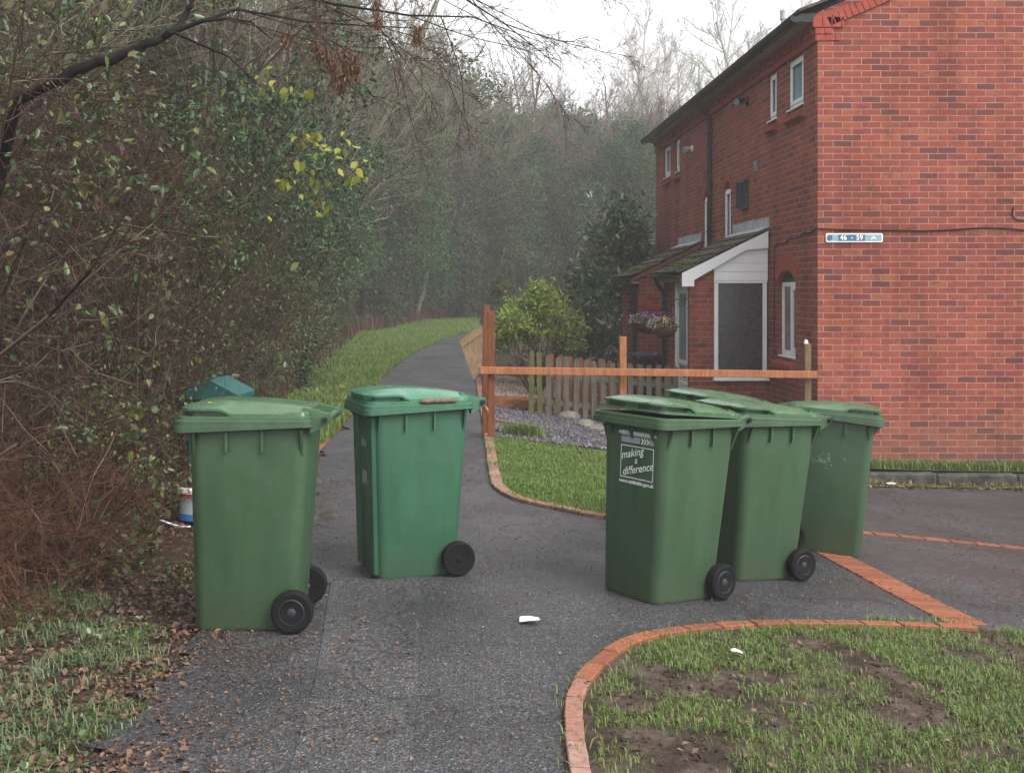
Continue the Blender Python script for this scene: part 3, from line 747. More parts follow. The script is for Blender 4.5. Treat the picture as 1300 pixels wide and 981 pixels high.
def crumple(name, c, r, mat, label, cat, squash=.6, seed=0, amp=.35):
    rng = random.Random(seed); bm = bmesh.new(); bmesh.ops.create_icosphere(bm, subdivisions=3, radius=r)
    ph = [(Vector((rng.gauss(0, 1), rng.gauss(0, 1), rng.gauss(0, 1))) * 3.2 / r * .8, rng.uniform(0, 6)) for _ in range(7)]
    for v in bm.verts:
        k = sum(abs(math.sin(v.co.dot(d) * .6 + p)) for d, p in ph) / 7
        v.co *= (1 - amp * 1.2 + amp * 2 * k); v.co.z *= squash
    bmesh.ops.translate(bm, verts=bm.verts, vec=c)
    return tag(build(name, bm, mat), label, cat)
q = ground_at(207, 643)
crumple('rubbish_bag', (q[0], q[1], tz(*q) + .06), .12, 'black_plastic', 'crumpled black plastic bag in the leaf litter beside the white lidded tub', 'bag', .75, 3)
for (px, py, w_, lbl, sd) in ((672, 790, .10, 'flattened white scrap of paper on the open asphalt near the curved brick edging', 1),
                              (935, 840, .05, 'small white scrap of litter on the muddy lawn', 2),
                              (1142, 647 - 40, .10, 'white scrap of litter lying against the concrete kerb', 3)):
    q = ground_at(px, py) if sd < 3 else (4.85, 11.55)
    rng = random.Random(sd); bm = bmesh.new()
    vs = [bm.verts.new((q[0] + w_ * (a - .5), q[1] + w_ * .8 * (b - .5), tz(*q) + .012 + .012 * rng.random() + (.03 if sd == 2 else 0))) for a, b in ((0, .1), (.5, 0), (1, .2), (.95, .8), (.45, .95), (.05, .85))]
    bm.faces.new(vs); bmesh.ops.triangulate(bm, faces=bm.faces[:]); r_ = bmesh.ops.extrude_face_region(bm, geom=bm.faces[:])
    for e in r_['geom']:
        if isinstance(e, bmesh.types.BMVert): e.co.z += .004
    tag(build('paper_scrap', bm, 'white'), lbl, 'litter')
bm = bmesh.new(); q = ground_at(414, 655)
box(bm, q[0] - .09, q[0] + .09, q[1] - .13, q[1] + .13, tz(*q) - .01, tz(*q) + .010, .004)
for k in range(4): box(bm, q[0] - .075 + .04 * k, q[0] - .045 + .04 * k, q[1] - .11, q[1] + .11, tz(*q) + .010, tz(*q) + .013)
tag(build('utility_cover', bm, 'concrete'), 'small rectangular utility cover set in the path between two bins', 'utility cover')

# ------------------------------------------------------------------ the house
FX = 4.206; GY_ = 12.07; FAR = 22.05; ZB = -.8; ZT = 4.58
house = empty('brick_house', (FX + 4, 17, -.4), 0, 'two storey red brick house with dark tiled roof and two small porches', 'house')
def yz(px, X=FX): return X * 1300. / (px - 585.)
def zz(py, Y): return CAMZ - (py - 368.) * Y / 1300.

def holed_wall(bm, axis, c, lo, hi, z0, z1, holes, depth):
    """wall surface in the plane axis=c with rectangular openings and reveals going +axis"""
    us = sorted({lo, hi, *[h[0] for h in holes], *[h[1] for h in holes]}); zs = sorted({z0, z1, *[h[2] for h in holes], *[h[3] for h in holes]})
    P = (lambda u, z, d=0.: (c + d, u, z)) if axis == 'x' else (lambda u, z, d=0.: (u, c + d, z))
    def face(*p): bm.faces.new([bm.verts.new(q) for q in p])
    for a, b in zip(us, us[1:]):
        for e, f in zip(zs, zs[1:]):
            m, n = (a + b) / 2, (e + f) / 2
            if any(h[0] < m < h[1] and h[2] < n < h[3] for h in holes): continue
            face(P(a, e), P(b, e), P(b, f), P(a, f))
    for a, b, e, f in holes:
        face(P(a, e), P(a, f), P(a, f, depth), P(a, e, depth)); face(P(b, e), P(b, f), P(b, f, depth), P(b, e, depth))
        face(P(a, e), P(b, e), P(b, e, depth), P(a, e, depth)); face(P(a, f), P(b, f), P(b, f, depth), P(a, f, depth))

wins = {   # Y near, Y far, z low, z high, arched
    'bath': (12.57, 13.16, 3.90, 4.575, 0), 'small': (13.64, 14.0, 3.90, 4.575, 0),
    'small2': (19.67, 20.03, 3.90, 4.575, 0), 'bath2': (20.55, 21.15, 3.90, 4.575, 0),
    'stair': (15.96, 16.36, 2.30, 3.36, 1), 'stair2': (17.33, 17.73, 2.30, 3.36, 1),
    'ground': (12.87, 13.64, .76, 1.90, 1)}
bm = bmesh.new()
holed_wall(bm, 'x', FX, GY_, FAR, ZB, ZT, [w[:4] for w in wins.values()], .13)
bm.faces.new([bm.verts.new(p) for p in ((FX, FAR, ZB), (FX + 8.6, FAR, ZB), (FX + 8.6, FAR, ZT + .2), (FX, FAR, ZT + .2))])
front_wall = build('front_wall', bm, 'brick', house)
ridge_x = FX + 4.3; RZ = 4.90; SL = .435
bm = bmesh.new()
bm.faces.new([bm.verts.new(p) for p in ((FX, GY_, ZB), (FX + 8.6, GY_, ZB), (FX + 8.6, GY_, 4.92), (ridge_x, GY_, 4.92 + SL * 4.25), (FX, GY_, 4.92))])
gable_wall = build('gable_wall', bm, 'brick', house)
# band and dentils under the eaves
bm = bmesh.new()
box(bm, FX - .028, FX + .1, GY_ - .006, FAR, 4.58, 4.66); box(bm, FX - .056, FX + .1, GY_ - .012, FAR, 4.735, 4.80)
y = GY_ + .05
while y < FAR - .1: box(bm, FX - .05, FX + .1, y, y + .105, 4.662, 4.733); y += .215
build('eaves_band', bm, 'brick_trim', house)
bm = bmesh.new()                                            # corbelled kneeler on the gable
for k, (p, z0, z1, x1) in enumerate(((.018, 4.585, 4.656, .26), (.036, 4.662, 4.732, .17), (.062, 4.738, 4.86, .30))):
    x = FX - p
    while x < FX + x1: box(bm, x, min(x + .107, FX + x1), GY_ - .012 - .008 * k, GY_ + .02, z0, z1, .003); x += .112
prism(bm, [(FX - .055, GY_ - .011, 4.862), (FX + .36, GY_ - .011, 4.862), (FX + .36, GY_ - .011, 5.02), (FX - .055, GY_ - .011, 4.885)], (0, .03, 0))
build('kneeler', bm, 'brick_trim', house)
bm = bmesh.new(); n_ = 0; u = Vector((1, 0, SL)).normalized(); nrm = Vector((-SL, 0, 1)).normalized()
while n_ < 60:                                              # verge soldier course
    c = Vector((FX + .17, GY_ - .008, 4.775)) + u * (.074 * n_) + nrm * .05
    if c.x > ridge_x: break
    obox(bm, c, u * .034, (0, .020, 0), nrm * .062, .003); n_ += 1
build('verge_course', bm, 'brick_trim', house)
# roof slab with stepped tile edge
bm = bmesh.new(); k = 0
while k < 16:
    a = Vector((FX - .21, 0, RZ - .01)) + u * (.30 * k) + nrm * .012
    if a.x > ridge_x: break
    c = a + u * .16 + nrm * .026; obox(bm, (c.x, (GY_ + FAR) / 2 - .01, c.z), u * .175 - nrm * .008, (0, (FAR - GY_) / 2 + .07, 0), nrm * .016); k += 1
prism(bm, [(FX - .15, GY_ - .03, RZ - .02), (ridge_x, GY_ - .03, RZ - .02 + SL * 4.45), (FX + 8.8, GY_ - .03, RZ - .02), (ridge_x, GY_ - .03, RZ - .07 + SL * 4.40)], (0, FAR - GY_ + .06, 0))
build('roof', bm, 'tile', house)
bm = bmesh.new(); box(bm, FX - .19, FX - .03, GY_ + .0, FAR + .02, 4.806, 4.815)
box(bm, FX - .205, FX - .19, GY_, FAR + .02, 4.80, 4.90)
build('soffit', bm, 'soffit', house)
bm = bmesh.new(); y0 = GY_ - .02                           # half-round gutter with brackets
ring = [(FX - .262 + .072 * math.cos(R(a)), 4.865 + .072 * math.sin(R(a))) for a in range(180, 361, 20)]
ring += [(FX - .262 + .065 * math.cos(R(a)), 4.865 + .065 * math.sin(R(a))) for a in range(360, 179, -20)]
prism(bm, [(x, y0, z) for x, z in ring], (0, FAR - y0 + .08, 0))
prism(bm, [(FX - .262 + .073 * math.cos(R(a)), y0 - .004, 4.865 + .073 * math.sin(R(a))) for a in range(180, 361, 20)], (0, .006, 0)); prism(bm, [(FX - .20, y0 + .0, 4.80), (FX - .03, y0, 4.80), (FX - .03, y0, 4.90), (FX - .20, y0, 4.90)], (0, .015, 0))
y = 12.6
while y < FAR:
    box(bm, FX - .325, FX - .20, y, y + .03, 4.80, 4.875); y += 1.0
build('gutter', bm, 'black_plastic', house, 30)
bm = bmesh.new()
tube(bm, [(FX - .262, 17.1, 4.83), (FX - .262, 17.1, 4.74), (FX - .06, 17.1, 4.52), (FX - .055, 17.1, 4.4), (FX - .055, 17.1, 2.2)], .036, 12)
for z in (4.3, 3.4, 2.6): box(bm, FX - .098, FX - .004, 17.05, 17.15, z, z + .035)
build('downpipe', bm, 'black_plastic', house, 35)
for (x, y) in ((4.52, 14.3), (4.52, 19.2)):
    zr = RZ + (x - FX + .2) * SL; bm = bmesh.new()
    tube(bm, [(x, y, zr - .1), (x, y, 5.42)], .048, 12); tube(bm, [(x, y, 5.42), (x, y, 5.55)], .062, 12)
    build('flue', bm, 'galv', house, 35)

def win_frame(name, Y0, Y1, z0, z1, X, parent, lights=1, pane='glass', fr=.055, sill=True, curtain=None):
    """white plastic casement in the plane x=X, glass set back"""
    bm = bmesh.new()
    bars = [(Y0, Y1, z0, z0 + fr), (Y0, Y1, z1 - fr, z1)] + [(y - fr / 2 if 0 < i < lights else (y if i == 0 else y - fr), (y + fr / 2) if 0 < i < lights else (y + fr if i == 0 else y), z0 + fr, z1 - fr) for i, y in enumerate([Y0 + (Y1 - Y0) * k / lights for k in range(lights + 1)])]
    for a, b, e, f in bars: box(bm, X, X + .06, a, b, e, f, .006)
    for k in range(lights):                                  # opening sash
        if lights == 1 or k == 0:
            a = Y0 + (Y1 - Y0) * k / lights + fr * .8; b = Y0 + (Y1 - Y0) * (k + 1) / lights - fr * .8
            for a2, b2, e, f in ((a, b, z0 + fr * .8, z0 + fr * 1.7), (a, b, z1 - fr * 1.7, z1 - fr * .8), (a, a + fr * .8, z0 + fr * 1.7, z1 - fr * 1.7), (b - fr * .8, b, z0 + fr * 1.7, z1 - fr * 1.7)):
                box(bm, X - .018, X + .012, a2, b2, e, f, .005)
    w = build('window', bm, 'upvc', parent)
    bm = bmesh.new(); box(bm, X + .022, X + .03, Y0 + fr * .4, Y1 - fr * .4, z0 + fr * .4, z1 - fr * .4)
    build('pane', bm, pane, w)
    if curtain:
        bm = bmesh.new()
        for c0 in np.arange(Y0 + fr, Y1 - fr - .04, .05): box(bm, X + .016, X + .0215, c0, c0 + .032, z0 + fr, z1 - fr)
        build('curtain', bm, curtain, w)
    if sill:
        bm = bmesh.new(); prism(bm, [(X - .055, Y0 - .02, z0 - .028), (X + .05, Y0 - .02, z0 - .028), (X + .05, Y0 - .02, z0 + .0), (X - .055, Y0 - .02, z0 - .008)], (0, Y1 - Y0 + .04, 0))
        build('sill', bm, 'upvc', w)
    return w
def brick_sill(Y0, Y1, z, parent):
    bm = bmesh.new(); prism(bm, [(FX - .075, Y0 - .03, z - .10), (FX + .06, Y0 - .03, z - .10), (FX + .06, Y0 - .03, z), (FX - .075, Y0 - .03, z - .05)], (0, Y1 - Y0 + .06, 0))
    return build('brick_sill', bm, 'brick_trim', parent)
def arch(Y0, Y1, ztop, rise, rings, parent):
    """segmental brick arch: spandrel fill above the arc and soldier rings"""
    h = (Y1 - Y0) / 2; r = (h * h + rise * rise) / (2 * rise); cy = (Y0 + Y1) / 2; cz = ztop - r; a0 = math.asin(h / r)
    bm = bmesh.new(); m = 12
    for i in range(m):
        a, b = -a0 + 2 * a0 * i / m, -a0 + 2 * a0 * (i + 1) / m
        p = [(FX + .001, cy + r * math.sin(a), cz + r * math.cos(a)), (FX + .001, cy + r * math.sin(b), cz + r * math.cos(b)), (FX + .001, cy + r * math.sin(b), ztop + .0005), (FX + .001, cy + r * math.sin(a), ztop + .0005)]
        prism(bm, p, (.13, 0, 0))
    for k in range(rings):
        r0 = r + .004 + .112 * k; cnt = int(2 * a0 * (r0 + .05) / .075)
        for i in range(cnt):
            a, b = -a0 + 2 * a0 * (i + .06) / cnt, -a0 + 2 * a0 * (i + .94) / cnt
            p = [(FX - .004, cy + q * math.sin(t_), cz + q * math.cos(t_)) for q, t_ in ((r0, a), (r0, b), (r0 + .104, b), (r0 + .104, a))]
            prism(bm, p, (.01, 0, 0))
    build('arch', bm, 'brick_trim', parent)
for k, (a, b, e, f, ar) in wins.items():
    if not ar:
        win_frame(k, a + .004, b - .004, e + .05, f - .004, FX + .03, house, 1, 'glass_pale'); brick_sill(a, b, e - .02, house)
    else:
        arch(a, b, f, .14 if k == 'ground' else .12, 2 if k == 'ground' else 1, house)
        if k == 'ground':
            win_frame(k, a + .004, b - .004, e + .04, f - .15, FX + .07, house, 2, 'glass', .06, True, 'curtain'); brick_sill(a, b, e - .01, house)
        else:
            win_frame(k, a + .004, b - .004, e, f - .12, FX + .025, house, 1, 'glass_pale', .05, False)
# arch tympanum above the frame of the ground-floor window
bm = bmesh.new(); box(bm, FX + .08, FX + .10, 12.874, 13.636, 1.752, 1.90); build('window_head', bm, 'darkgrey', house)

# fittings on the front
def floodlight(Y, z, mat, s=1.):
    bm = bmesh.new(); box(bm, FX - .03, FX - .002, Y - .05, Y + .05, z - .05, z + .06, .006)
    tube(bm, [(FX - .02, Y, z), (FX - .07 * s, Y - .02, z + .01)], .012, 8)
    tube(bm, [(FX - .05 * s, Y + .02, z + .01), (FX - .13 * s, Y - .06, z - .015), (FX - .20 * s, Y - .13, z - .035)], [.03, .045, .052], 12)
    h = build('security_lamp', bm, mat, house, 35)
    bm = bmesh.new(); tube(bm, [(FX - .201 * s, Y - .131, z - .0355), (FX - .206 * s, Y - .136, z - .037)], .047, 12); build('lens', bm, 'glass_pale', h, 35)
floodlight(15.0, 4.41, 'black_plastic'); floodlight(18.55, 4.2, 'white', .9)
bm = bmesh.new()                                            # open meter cabinet
for a, b, e, f in ((14.95, 15.28, 2.84, 2.87), (14.95, 15.28, 3.23, 3.26), (14.95, 14.98, 2.87, 3.23), (15.25, 15.28, 2.87, 3.23)): box(bm, FX - .05, FX + .0, a, b, e, f)
box(bm, FX - .012, FX - .004, 14.98, 15.25, 2.87, 3.23); box(bm, FX - .10, FX - .05, 15.27, 15.285, 2.86, 3.24)
build('meter_cabinet', bm, 'darkgrey', house)
bm = bmesh.new(); box(bm, FX - .02, FX - .002, 14.50, 14.64, 3.33, 3.48, .004)
for k in range(5): box(bm, FX - .026, FX - .0205, 14.515, 14.625, 3.345 + .026 * k, 3.358 + .026 * k)
build('vent', bm, 'grey', house)
bm = bmesh.new()                                            # sagging cable round the corner
pts = []
for k in range(13): pts.append((FX - .012, 13.62 - 1.5 * k / 12, 2.245 + .12 * (k / 12) + .018 * math.sin(k * 1.6)))
pts.append((FX - .012, GY_ - .010, 2.372))
for k in range(1, 40): pts.append((FX + .17 * k, GY_ - .012, 2.372 - .03 * math.sin(k * .28) ** 2 - .008 * math.sin(k * .9)))
tube(bm, pts, .009, 6)
tube(bm, [(FX - .011, 13.70, 2.24), (FX - .011, 13.71, 1.0)], .007, 6); tube(bm, [(FX + 2.3, GY_ - .01, 2.62), (FX + 2.29, GY_ - .012, 2.52), (FX + 2.35, GY_ - .012, 2.47), (FX + 2.9, GY_ - .012, 2.46)], .008, 6)
build('cable', bm, 'cable', house, 60)

# porches ---------------------------------------------------------------
def porch(Y0, Y1, X, zeave, ztop, glazed):
    sl = (ztop - zeave) / (FX - X + .14)
    ztopw = lambda x: zeave + (x - X + .14) * sl
    # front wall with door, near flank
    bm = bmesh.new()
    dl, dr = Y0 + .10, Y0 + 1.02
    if glazed:
        holed_wall(bm, 'x', X, Y0, Y1, ZB, zeave - .02, [(dl, dr, ZB + .35, 1.76)], .12)
        xa = X + .335
        p = [(X, Y0, ZB), (FX, Y0, ZB), (FX, Y0, .40), (xa, Y0, .40), (xa, Y0, ztopw(xa) - .06), (X, Y0, ztopw(X) - .06)]
        bm.faces.new([bm.verts.new(q) for q in p])
        bm.faces.new([bm.verts.new(q) for q in ((xa, Y0, .40), (xa, Y0, 1.9), (xa, Y0 + .12, 1.9), (xa, Y0 + .12, .40))])
        bm.faces.new([bm.verts.new(q) for q in ((xa, Y0, .40), (FX, Y0, .40), (FX, Y0 + .12, .40), (xa, Y0 + .12, .40))])
    else:
        holed_wall(bm, 'x', X, Y0, Y1, ZB, zeave - .02, [(Y0 + .35, Y0 + 1.2, ZB + .3, 1.7)], .12)
        bm.faces.new([bm.verts.new(q) for q in ((X, Y0, ZB), (FX, Y0, ZB), (FX, Y0, ztopw(FX) - .04), (X, Y0, ztopw(X) - .04))])
    bm.faces.new([bm.verts.new(q) for q in ((X, Y1, ZB), (FX, Y1, ZB), (FX, Y1, ztopw(FX) - .04), (X, Y1, ztopw(X) - .04))])
    build('porch_wall', bm, 'brick', house)
    if not glazed:
        bm = bmesh.new(); box(bm, X - .015, X + .42, Y0 - .02, Y0 - .001, 1.30, 1.37); box(bm, X - .015, X + .30, Y0 - .015, Y0 - .001, 1.38, 1.56); build('corbel', bm, 'brick_trim', house)
        bm = bmesh.new(); box(bm, X + .06, X + .1, Y0 + .352, Y0 + 1.198, ZB + .3, 1.70); build('door', bm, 'darkgrey', house)
    # tiled roof: overlapping courses from eave to wall
    bm = bmesh.new(); e = Vector((1, 0, sl)).normalized(); nn = Vector((-sl, 0, 1)).normalized(); Lr = (Vector((FX, 0, ztop)) - Vector((X - .14, 0, zeave))).length
    rng = random.Random(int(Y0 * 10)); k = 0; nC = 5
    for k in range(nC):
        y = Y0 - .07 - (.1 if k % 2 else 0)
        while y < Y1 + .05:
            y2 = min(y + .2 * 1.65, Y1 + .07); ya = max(y, Y0 - .07)
            if y2 - ya > .05:
                c = Vector((X - .14, 0, zeave)) + e * (Lr * (k + .5) / nC) + nn * (.028 + rng.uniform(-.004, .004))
                obox(bm, (c.x, (ya + y2) / 2, c.z), e * (Lr / nC * .56) - nn * .013, (0, (y2 - ya) / 2 - .003, 0), nn * .011 + e * .0)
            y += .33
    prism(bm, [(X - .12, Y0 - .05, zeave - .02), (FX - .003, Y0 - .05, ztop - .025), (FX - .003, Y0 - .05, ztop - .055), (X - .12, Y0 - .05, zeave - .045)], (0, Y1 - Y0 + .1, 0))
    pr = build('porch_roof', bm, 'tile_mossy', house)
    # moss lumps near the eave
    rng = random.Random(7); bm = bmesh.new()
    for k in range(60 if glazed else 25):
        t_ = abs(rng.gauss(0, .28)); y = rng.uniform(Y0 - .06, Y1); c = Vector((X - .14, y, zeave)) + e * (t_ * Lr * .9) + nn * .05
        r_ = rng.uniform(.012, .035); mt = Matrix.Translation(c) @ Matrix.Diagonal((r_ * 1.3, r_ * 1.5, r_ * .7, 1))
        bmesh.ops.create_icosphere(bm, subdivisions=1, radius=1, matrix=mt)
    tag(build('moss', bm, plain('moss', (.085, .095, .022), .95, .5, 40, bumps=1.) if 'moss' not in bpy.data.materials else bpy.data.materials['moss'], pr), kind='stuff')
    bm = bmesh.new()                                        # lead flashing, dressed up the wall
    yy = Y0 - .03; k = 0
    while yy < Y1 - .05:
        y2 = min(yy + .62, Y1 + .03); box(bm, FX - .016 - .004 * (k % 2), FX - .002, yy, y2, ztop - .02, ztop + .17 + .012 * (k % 2))
        prism(bm, [(FX - .005, yy, ztop - .012 + .05), (FX - .16, yy, ztop - .16 * sl + .052), (FX - .16, yy, ztop - .16 * sl + .058 + .003 * (k % 2)), (FX - .005, yy, ztop + .05)], (0, y2 - yy - .002, 0)); yy += .615; k += 1
    build('flashing', bm, 'lead', house)
    # gutter and downpipe
    bm = bmesh.new()
    ring = [(X - .175 + .045 * math.cos(R(a)), zeave - .012 + .045 * math.sin(R(a))) for a in range(180, 361, 20)] + [(X - .175 + .039 * math.cos(R(a)), zeave - .012 + .039 * math.sin(R(a))) for a in range(360, 179, -20)]
    prism(bm, [(x, Y0 - .05, z) for x, z in ring], (0, Y1 - Y0 + .1, 0)); build('gutter', bm, 'black_plastic', house, 30)
    bm = bmesh.new(); yd = Y1 - .28 if glazed else Y0 + .16
    tube(bm, [(X - .175, yd, zeave - .05), (X - .175, yd, zeave - .11), (X - .06, yd, zeave - .25), (X - .05, yd, zeave - .32), (X - .05, yd, ZB + .2)], .034, 12)
    build('downpipe', bm, 'black_plastic', house, 35)
    bm = bmesh.new(); box(bm, X - .125, X - .002, Y0 + .0, Y1, zeave - .11, zeave - .065); box(bm, X - .125, X - .112, Y0, Y1, zeave - .064, zeave - .03); build('fascia', bm, 'soffit', house)
    if not glazed: 
        bm = bmesh.new(); prism(bm, [(X - .13, Y0 - .052, zeave - .01), (FX - .005, Y0 - .052, ztop - .01), (FX - .005, Y0 - .052, ztop - .07), (X - .13, Y0 - .052, zeave - .07)], (0, .018, 0)); build('bargeboard', bm, 'wood_brown', house)
        return
    # white bargeboard with foot
    bm = bmesh.new(); yb = Y0 - .075
    za = lambda x: ztopw(x) - .005
    prism(bm, [(X - .115, yb, za(X - .115)), (FX - .03, yb, za(FX - .03)), (FX - .03, yb, za(FX - .03) - .235), (FX - .33, yb, za(FX - .33) - .11), (X + .05, yb, za(X + .05) - .175), (X + .05, yb, za(X - .115) - .18), (X - .115, yb, za(X - .115) - .18)], (0, .02, 0))
    build('bargeboard', bm, 'upvc', house)
    # cladding boards above the window
    bm = bmesh.new(); xa = X + .335; z = 1.776; k = 0
    while z < ztop - .1:
        xl = max(xa, X - .14 + (z + .12 - zeave) / sl + .02) if z + .12 > zeave else xa
        if xl < FX - .1: box(bm, xl, FX - .02, Y0 - .022, Y0 - .004, z, z + .117, .003)
        z += .12
    prism(bm, [(xa, Y0 - .003, 1.75), (FX - .02, Y0 - .003, 1.75), (FX - .02, Y0 - .003, za(FX) - .08), (xa, Y0 - .003, za(xa) - .06)], (0, .03, 0))
    build('cladding', bm, 'upvc', house)
    # window in the flank
    bm = bmesh.new(); f = .055; x0, x1, z0, z1 = xa + .002, FX - .03, .445, 1.772
    for a, b, c, d in ((x0, x1, z0, z0 + f + .02), (x0, x1, z1 - f * .6, z1), (x0, x0 + f, z0 + f + .02, z1 - f * .6), (x1 - f, x1, z0 + f + .02, z1 - f * .6)): box(bm, a, b, Y0 - .02, Y0 + .05, c, d, .006)
    w = build('porch_window', bm, 'upvc', house)
    bm = bmesh.new(); box(bm, x0 + .03, x1 - .03, Y0 + .012, Y0 + .02, z0 + .04, z1 - .02); build('pane', bm, 'glass_porch', w)
    bm = bmesh.new(); prism(bm, [(x0 - .02, Y0 - .07, z0 - .03), (x0 - .02, Y0 + .02, z0 - .03), (x0 - .02, Y0 + .02, z0 + .004), (x0 - .02, Y0 - .07, z0 - .008)], (x1 - x0 + .04, 0, 0)); build('sill', bm, 'upvc', w)
    # white door with glazed panels
    xd = X + .045; zb = ZB + .36
    bm = bmesh.new()
    for a, b, c, d in ((dl, dl + .06, zb, 1.755), (dr - .06, dr, zb, 1.755), (dl + .06, dr - .06, 1.70, 1.755)): box(bm, xd - .03, xd + .05, a, b, c, d, .005)
    box(bm, xd - .012, xd + .03, dl + .062, dr - .062, zb + .01, 1.698, .004)
    box(bm, xd - .022, xd - .0125, dl + .10, dr - .10, zb + .08, .35, .004); box(bm, xd - .022, xd - .0125, dl + .16, dr - .16, .585, .64, .003)
    d_ = build('door', bm, 'upvc', house)
    for c, d in ((.66, 1.60), (.42, .575)):
        bm = bmesh.new(); box(bm, xd - .016, xd - .0128, dl + .24, dr - .24, c, d); build('pane', bm, 'glass_pale', d_)
    bm = bmesh.new(); box(bm, xd - .02, xd - .0125, dl + .09, dl + .12, .50, .72); tube(bm, [(xd - .05, dl + .105, .62), (xd - .05, dl + .24, .62)], .009, 8); tube(bm, [(xd - .015, dl + .105, .62), (xd - .05, dl + .105, .62)], .008, 8)
    build('handle', bm, 'galv', d_)
porch(13.98, 15.75, 3.12, 1.87, 2.47, True)
porch(17.92, 19.75, 3.12, 1.87, 2.47, False)

# name plate on the gable -------------------------------------------------
sx = lambda px: (px - 585) / 1300 * GY_
sg = empty('sign', (sx(1084), GY_ - .004, zz(302, GY_)), 0, 'pale blue white bordered sign with numbers and an arrow on the brick gable', 'sign')
w2, h2 = .335, .052
bm = bmesh.new(); loft(bm, [[(x, y_, z) for x, z, _ in rrect(-w2, w2, h2, .022, 0)] for y_ in (0, -.012)]); build('border', bm, 'white', sg, None, False)
bm = bmesh.new(); loft(bm, [[(x, y_, z) for x, z, _ in rrect(-w2 + .014, w2 - .014, h2 - .013, .014, 0)] for y_ in (-.006, -.014)]); build('panel', bm, 'sign_pale', sg, None, False)
flat = lambda me, dx, dz, off: map_mesh(me, lambda V: np.stack([V[:, 0] + dx, np.full(len(V), -off), V[:, 1] + dz], 1))
link('middle_panel', flat(quad_mesh('middle_panel', [(-.19, .125, -.037, .037)]), 0, 0, .0155), 'sign_blue', sg)
link('emblem', flat(quad_mesh('emblem', [(-.315, -.28, -.034, .030), (-.28, -.262, -.022, .034), (-.325, -.315, -.02, .012)]), 0, 0, .0155), 'sign_blue', sg)
link('lettering', flat(text_mesh('46', .082, 0, .0012), -.13, 0, .017), 'white', sg)
link('lettering', flat(text_mesh('-', .075, 0, .0012), -.03, .004, .017), 'white', sg)
link('lettering', flat(text_mesh('59', .082, 0, .0012), .06, 0, .017), 'white', sg)
V = np.array([(.19, -.018, 0), (.205, -.026, 0), (.225, -.002, 0), (.225, .018, 0), (.245, -.026, 0), (.26, -.018, 0)], float)
link('arrow', flat(np_mesh('arrow', V, [np.array([(0, 1, 2, 3), (3, 2, 4, 5)])]), 0, .004, .017), 'white', sg)

# ------------------------------------------------------------------ posts, rail, fences
def P3(px, py, Y): return Vector(((px - 585) / 1300 * Y, Y, CAMZ - (py - 368) / 1300 * Y))
def post(x, y, ztop, w_, mat, label, lean=0.):
    zb = tz(x, y) - .1; bm = bmesh.new(); c = Vector((x, y, (zb + ztop) / 2)); h = (ztop - zb) / 2
    obox(bm, c, (w_, 0, 0), (0, w_, 0), (lean * h, 0, h), .004)
    bmesh.ops.translate(bm, verts=bm.verts, vec=(0, 0, 0))
    return tag(build('fence_post', bm, mat), label, 'post')
post(.355, 11.95, 1.40, .040, 'wood_post', 'tall reddish brown post carrying the path end of the orange rail', .0)
post(.298, 12.25, 1.47, .040, 'wood_post', 'reddish brown post with a pale top, close behind the post carrying the rail', .01)
post(1.90, 12.02, 1.10, .040, 'wood_new', 'square orange wooden post halfway along the rail, in front of the picket fence')
p3 = post(4.05, 11.98, 1.02, .038, 'wood_board', 'brown wooden post with a white scrap on top, at the house corner')
bm = bmesh.new(); prism(bm, [(4.02, 11.97, 1.022), (4.065, 11.97, 1.022), (4.055, 11.97, 1.06), (4.035, 11.97, 1.075), (4.022, 11.97, 1.045)], (0, .03, 0))
tag(build('paper_scrap', bm, 'white'), 'white scrap stuck on top of the post at the house corner', 'litter')
bm = bmesh.new(); a = P3(609, 470, 11.87); b = P3(1037, 475.5, 11.88); d = (b - a) / 2
nseg = 8; 
for k in range(1): obox(bm, (a + b) / 2, d, (0, .018, 0), (0, 0, .042), .004)
tag(build('rail', bm, 'wood_new'), 'long orange wooden rail nailed across the posts in front of the porch', 'rail')
def plank(a, b, w_, t_, mat, label, name='plank', cat='plank', up=(0, 0, 1)):
    a = Vector(a); b = Vector(b); d = (b - a); n_ = d.cross(Vector(up)).normalized(); m = n_.cross(d).normalized(); bm = bmesh.new()
    obox(bm, (a + b) / 2, d / 2, n_ * t_ / 2, m * w_ / 2, .003)
    return tag(build(name, bm, mat), label, cat)
plank(P3(612, 508, 12.1), P3(619, 523, 11.85), .05, .03, 'wood_new', 'short pale brace leaning against the foot of the tall post')
plank((.35, 13.3, tz(.35, 13.3) + .05), (1.0, 12.9, tz(1, 12.9) + .06), .05, .05, 'edging_pale', 'terracotta coloured plank lying across the slate chippings')
plank((.45, 15.3, tz(.45, 15.3) + .10), (1.62, 15.6, tz(1.6, 15.6) + .12), .12, .03, 'wood_new', 'orange brown board edging the shingle behind the slate chippings')
# leaning boards by the path
bm = bmesh.new(); Yb = 13.2
q = [P3(583, 432, Yb), P3(611, 413, Yb + .25), P3(618, 462, Yb + .2), P3(601, 482, Yb)]
prism(bm, q, (.01, .03, .005))
lbd = build('leaning_board', bm, 'wood_board'); tag(lbd, 'tilted square brown board leaning over the path beside the tall post', 'board')
bm = bmesh.new()
for t_ in (.12, .86): 
    a = q[0].lerp(q[3], t_); b = q[1].lerp(q[2], t_); d = (b - a) / 2; e = (q[3] - q[0]).normalized()
    obox(bm, (a + b) / 2 + Vector((0, -.018, 0)), d, (0, .016, 0), e * .035)
build('batten', bm, 'wood_board', lbd)
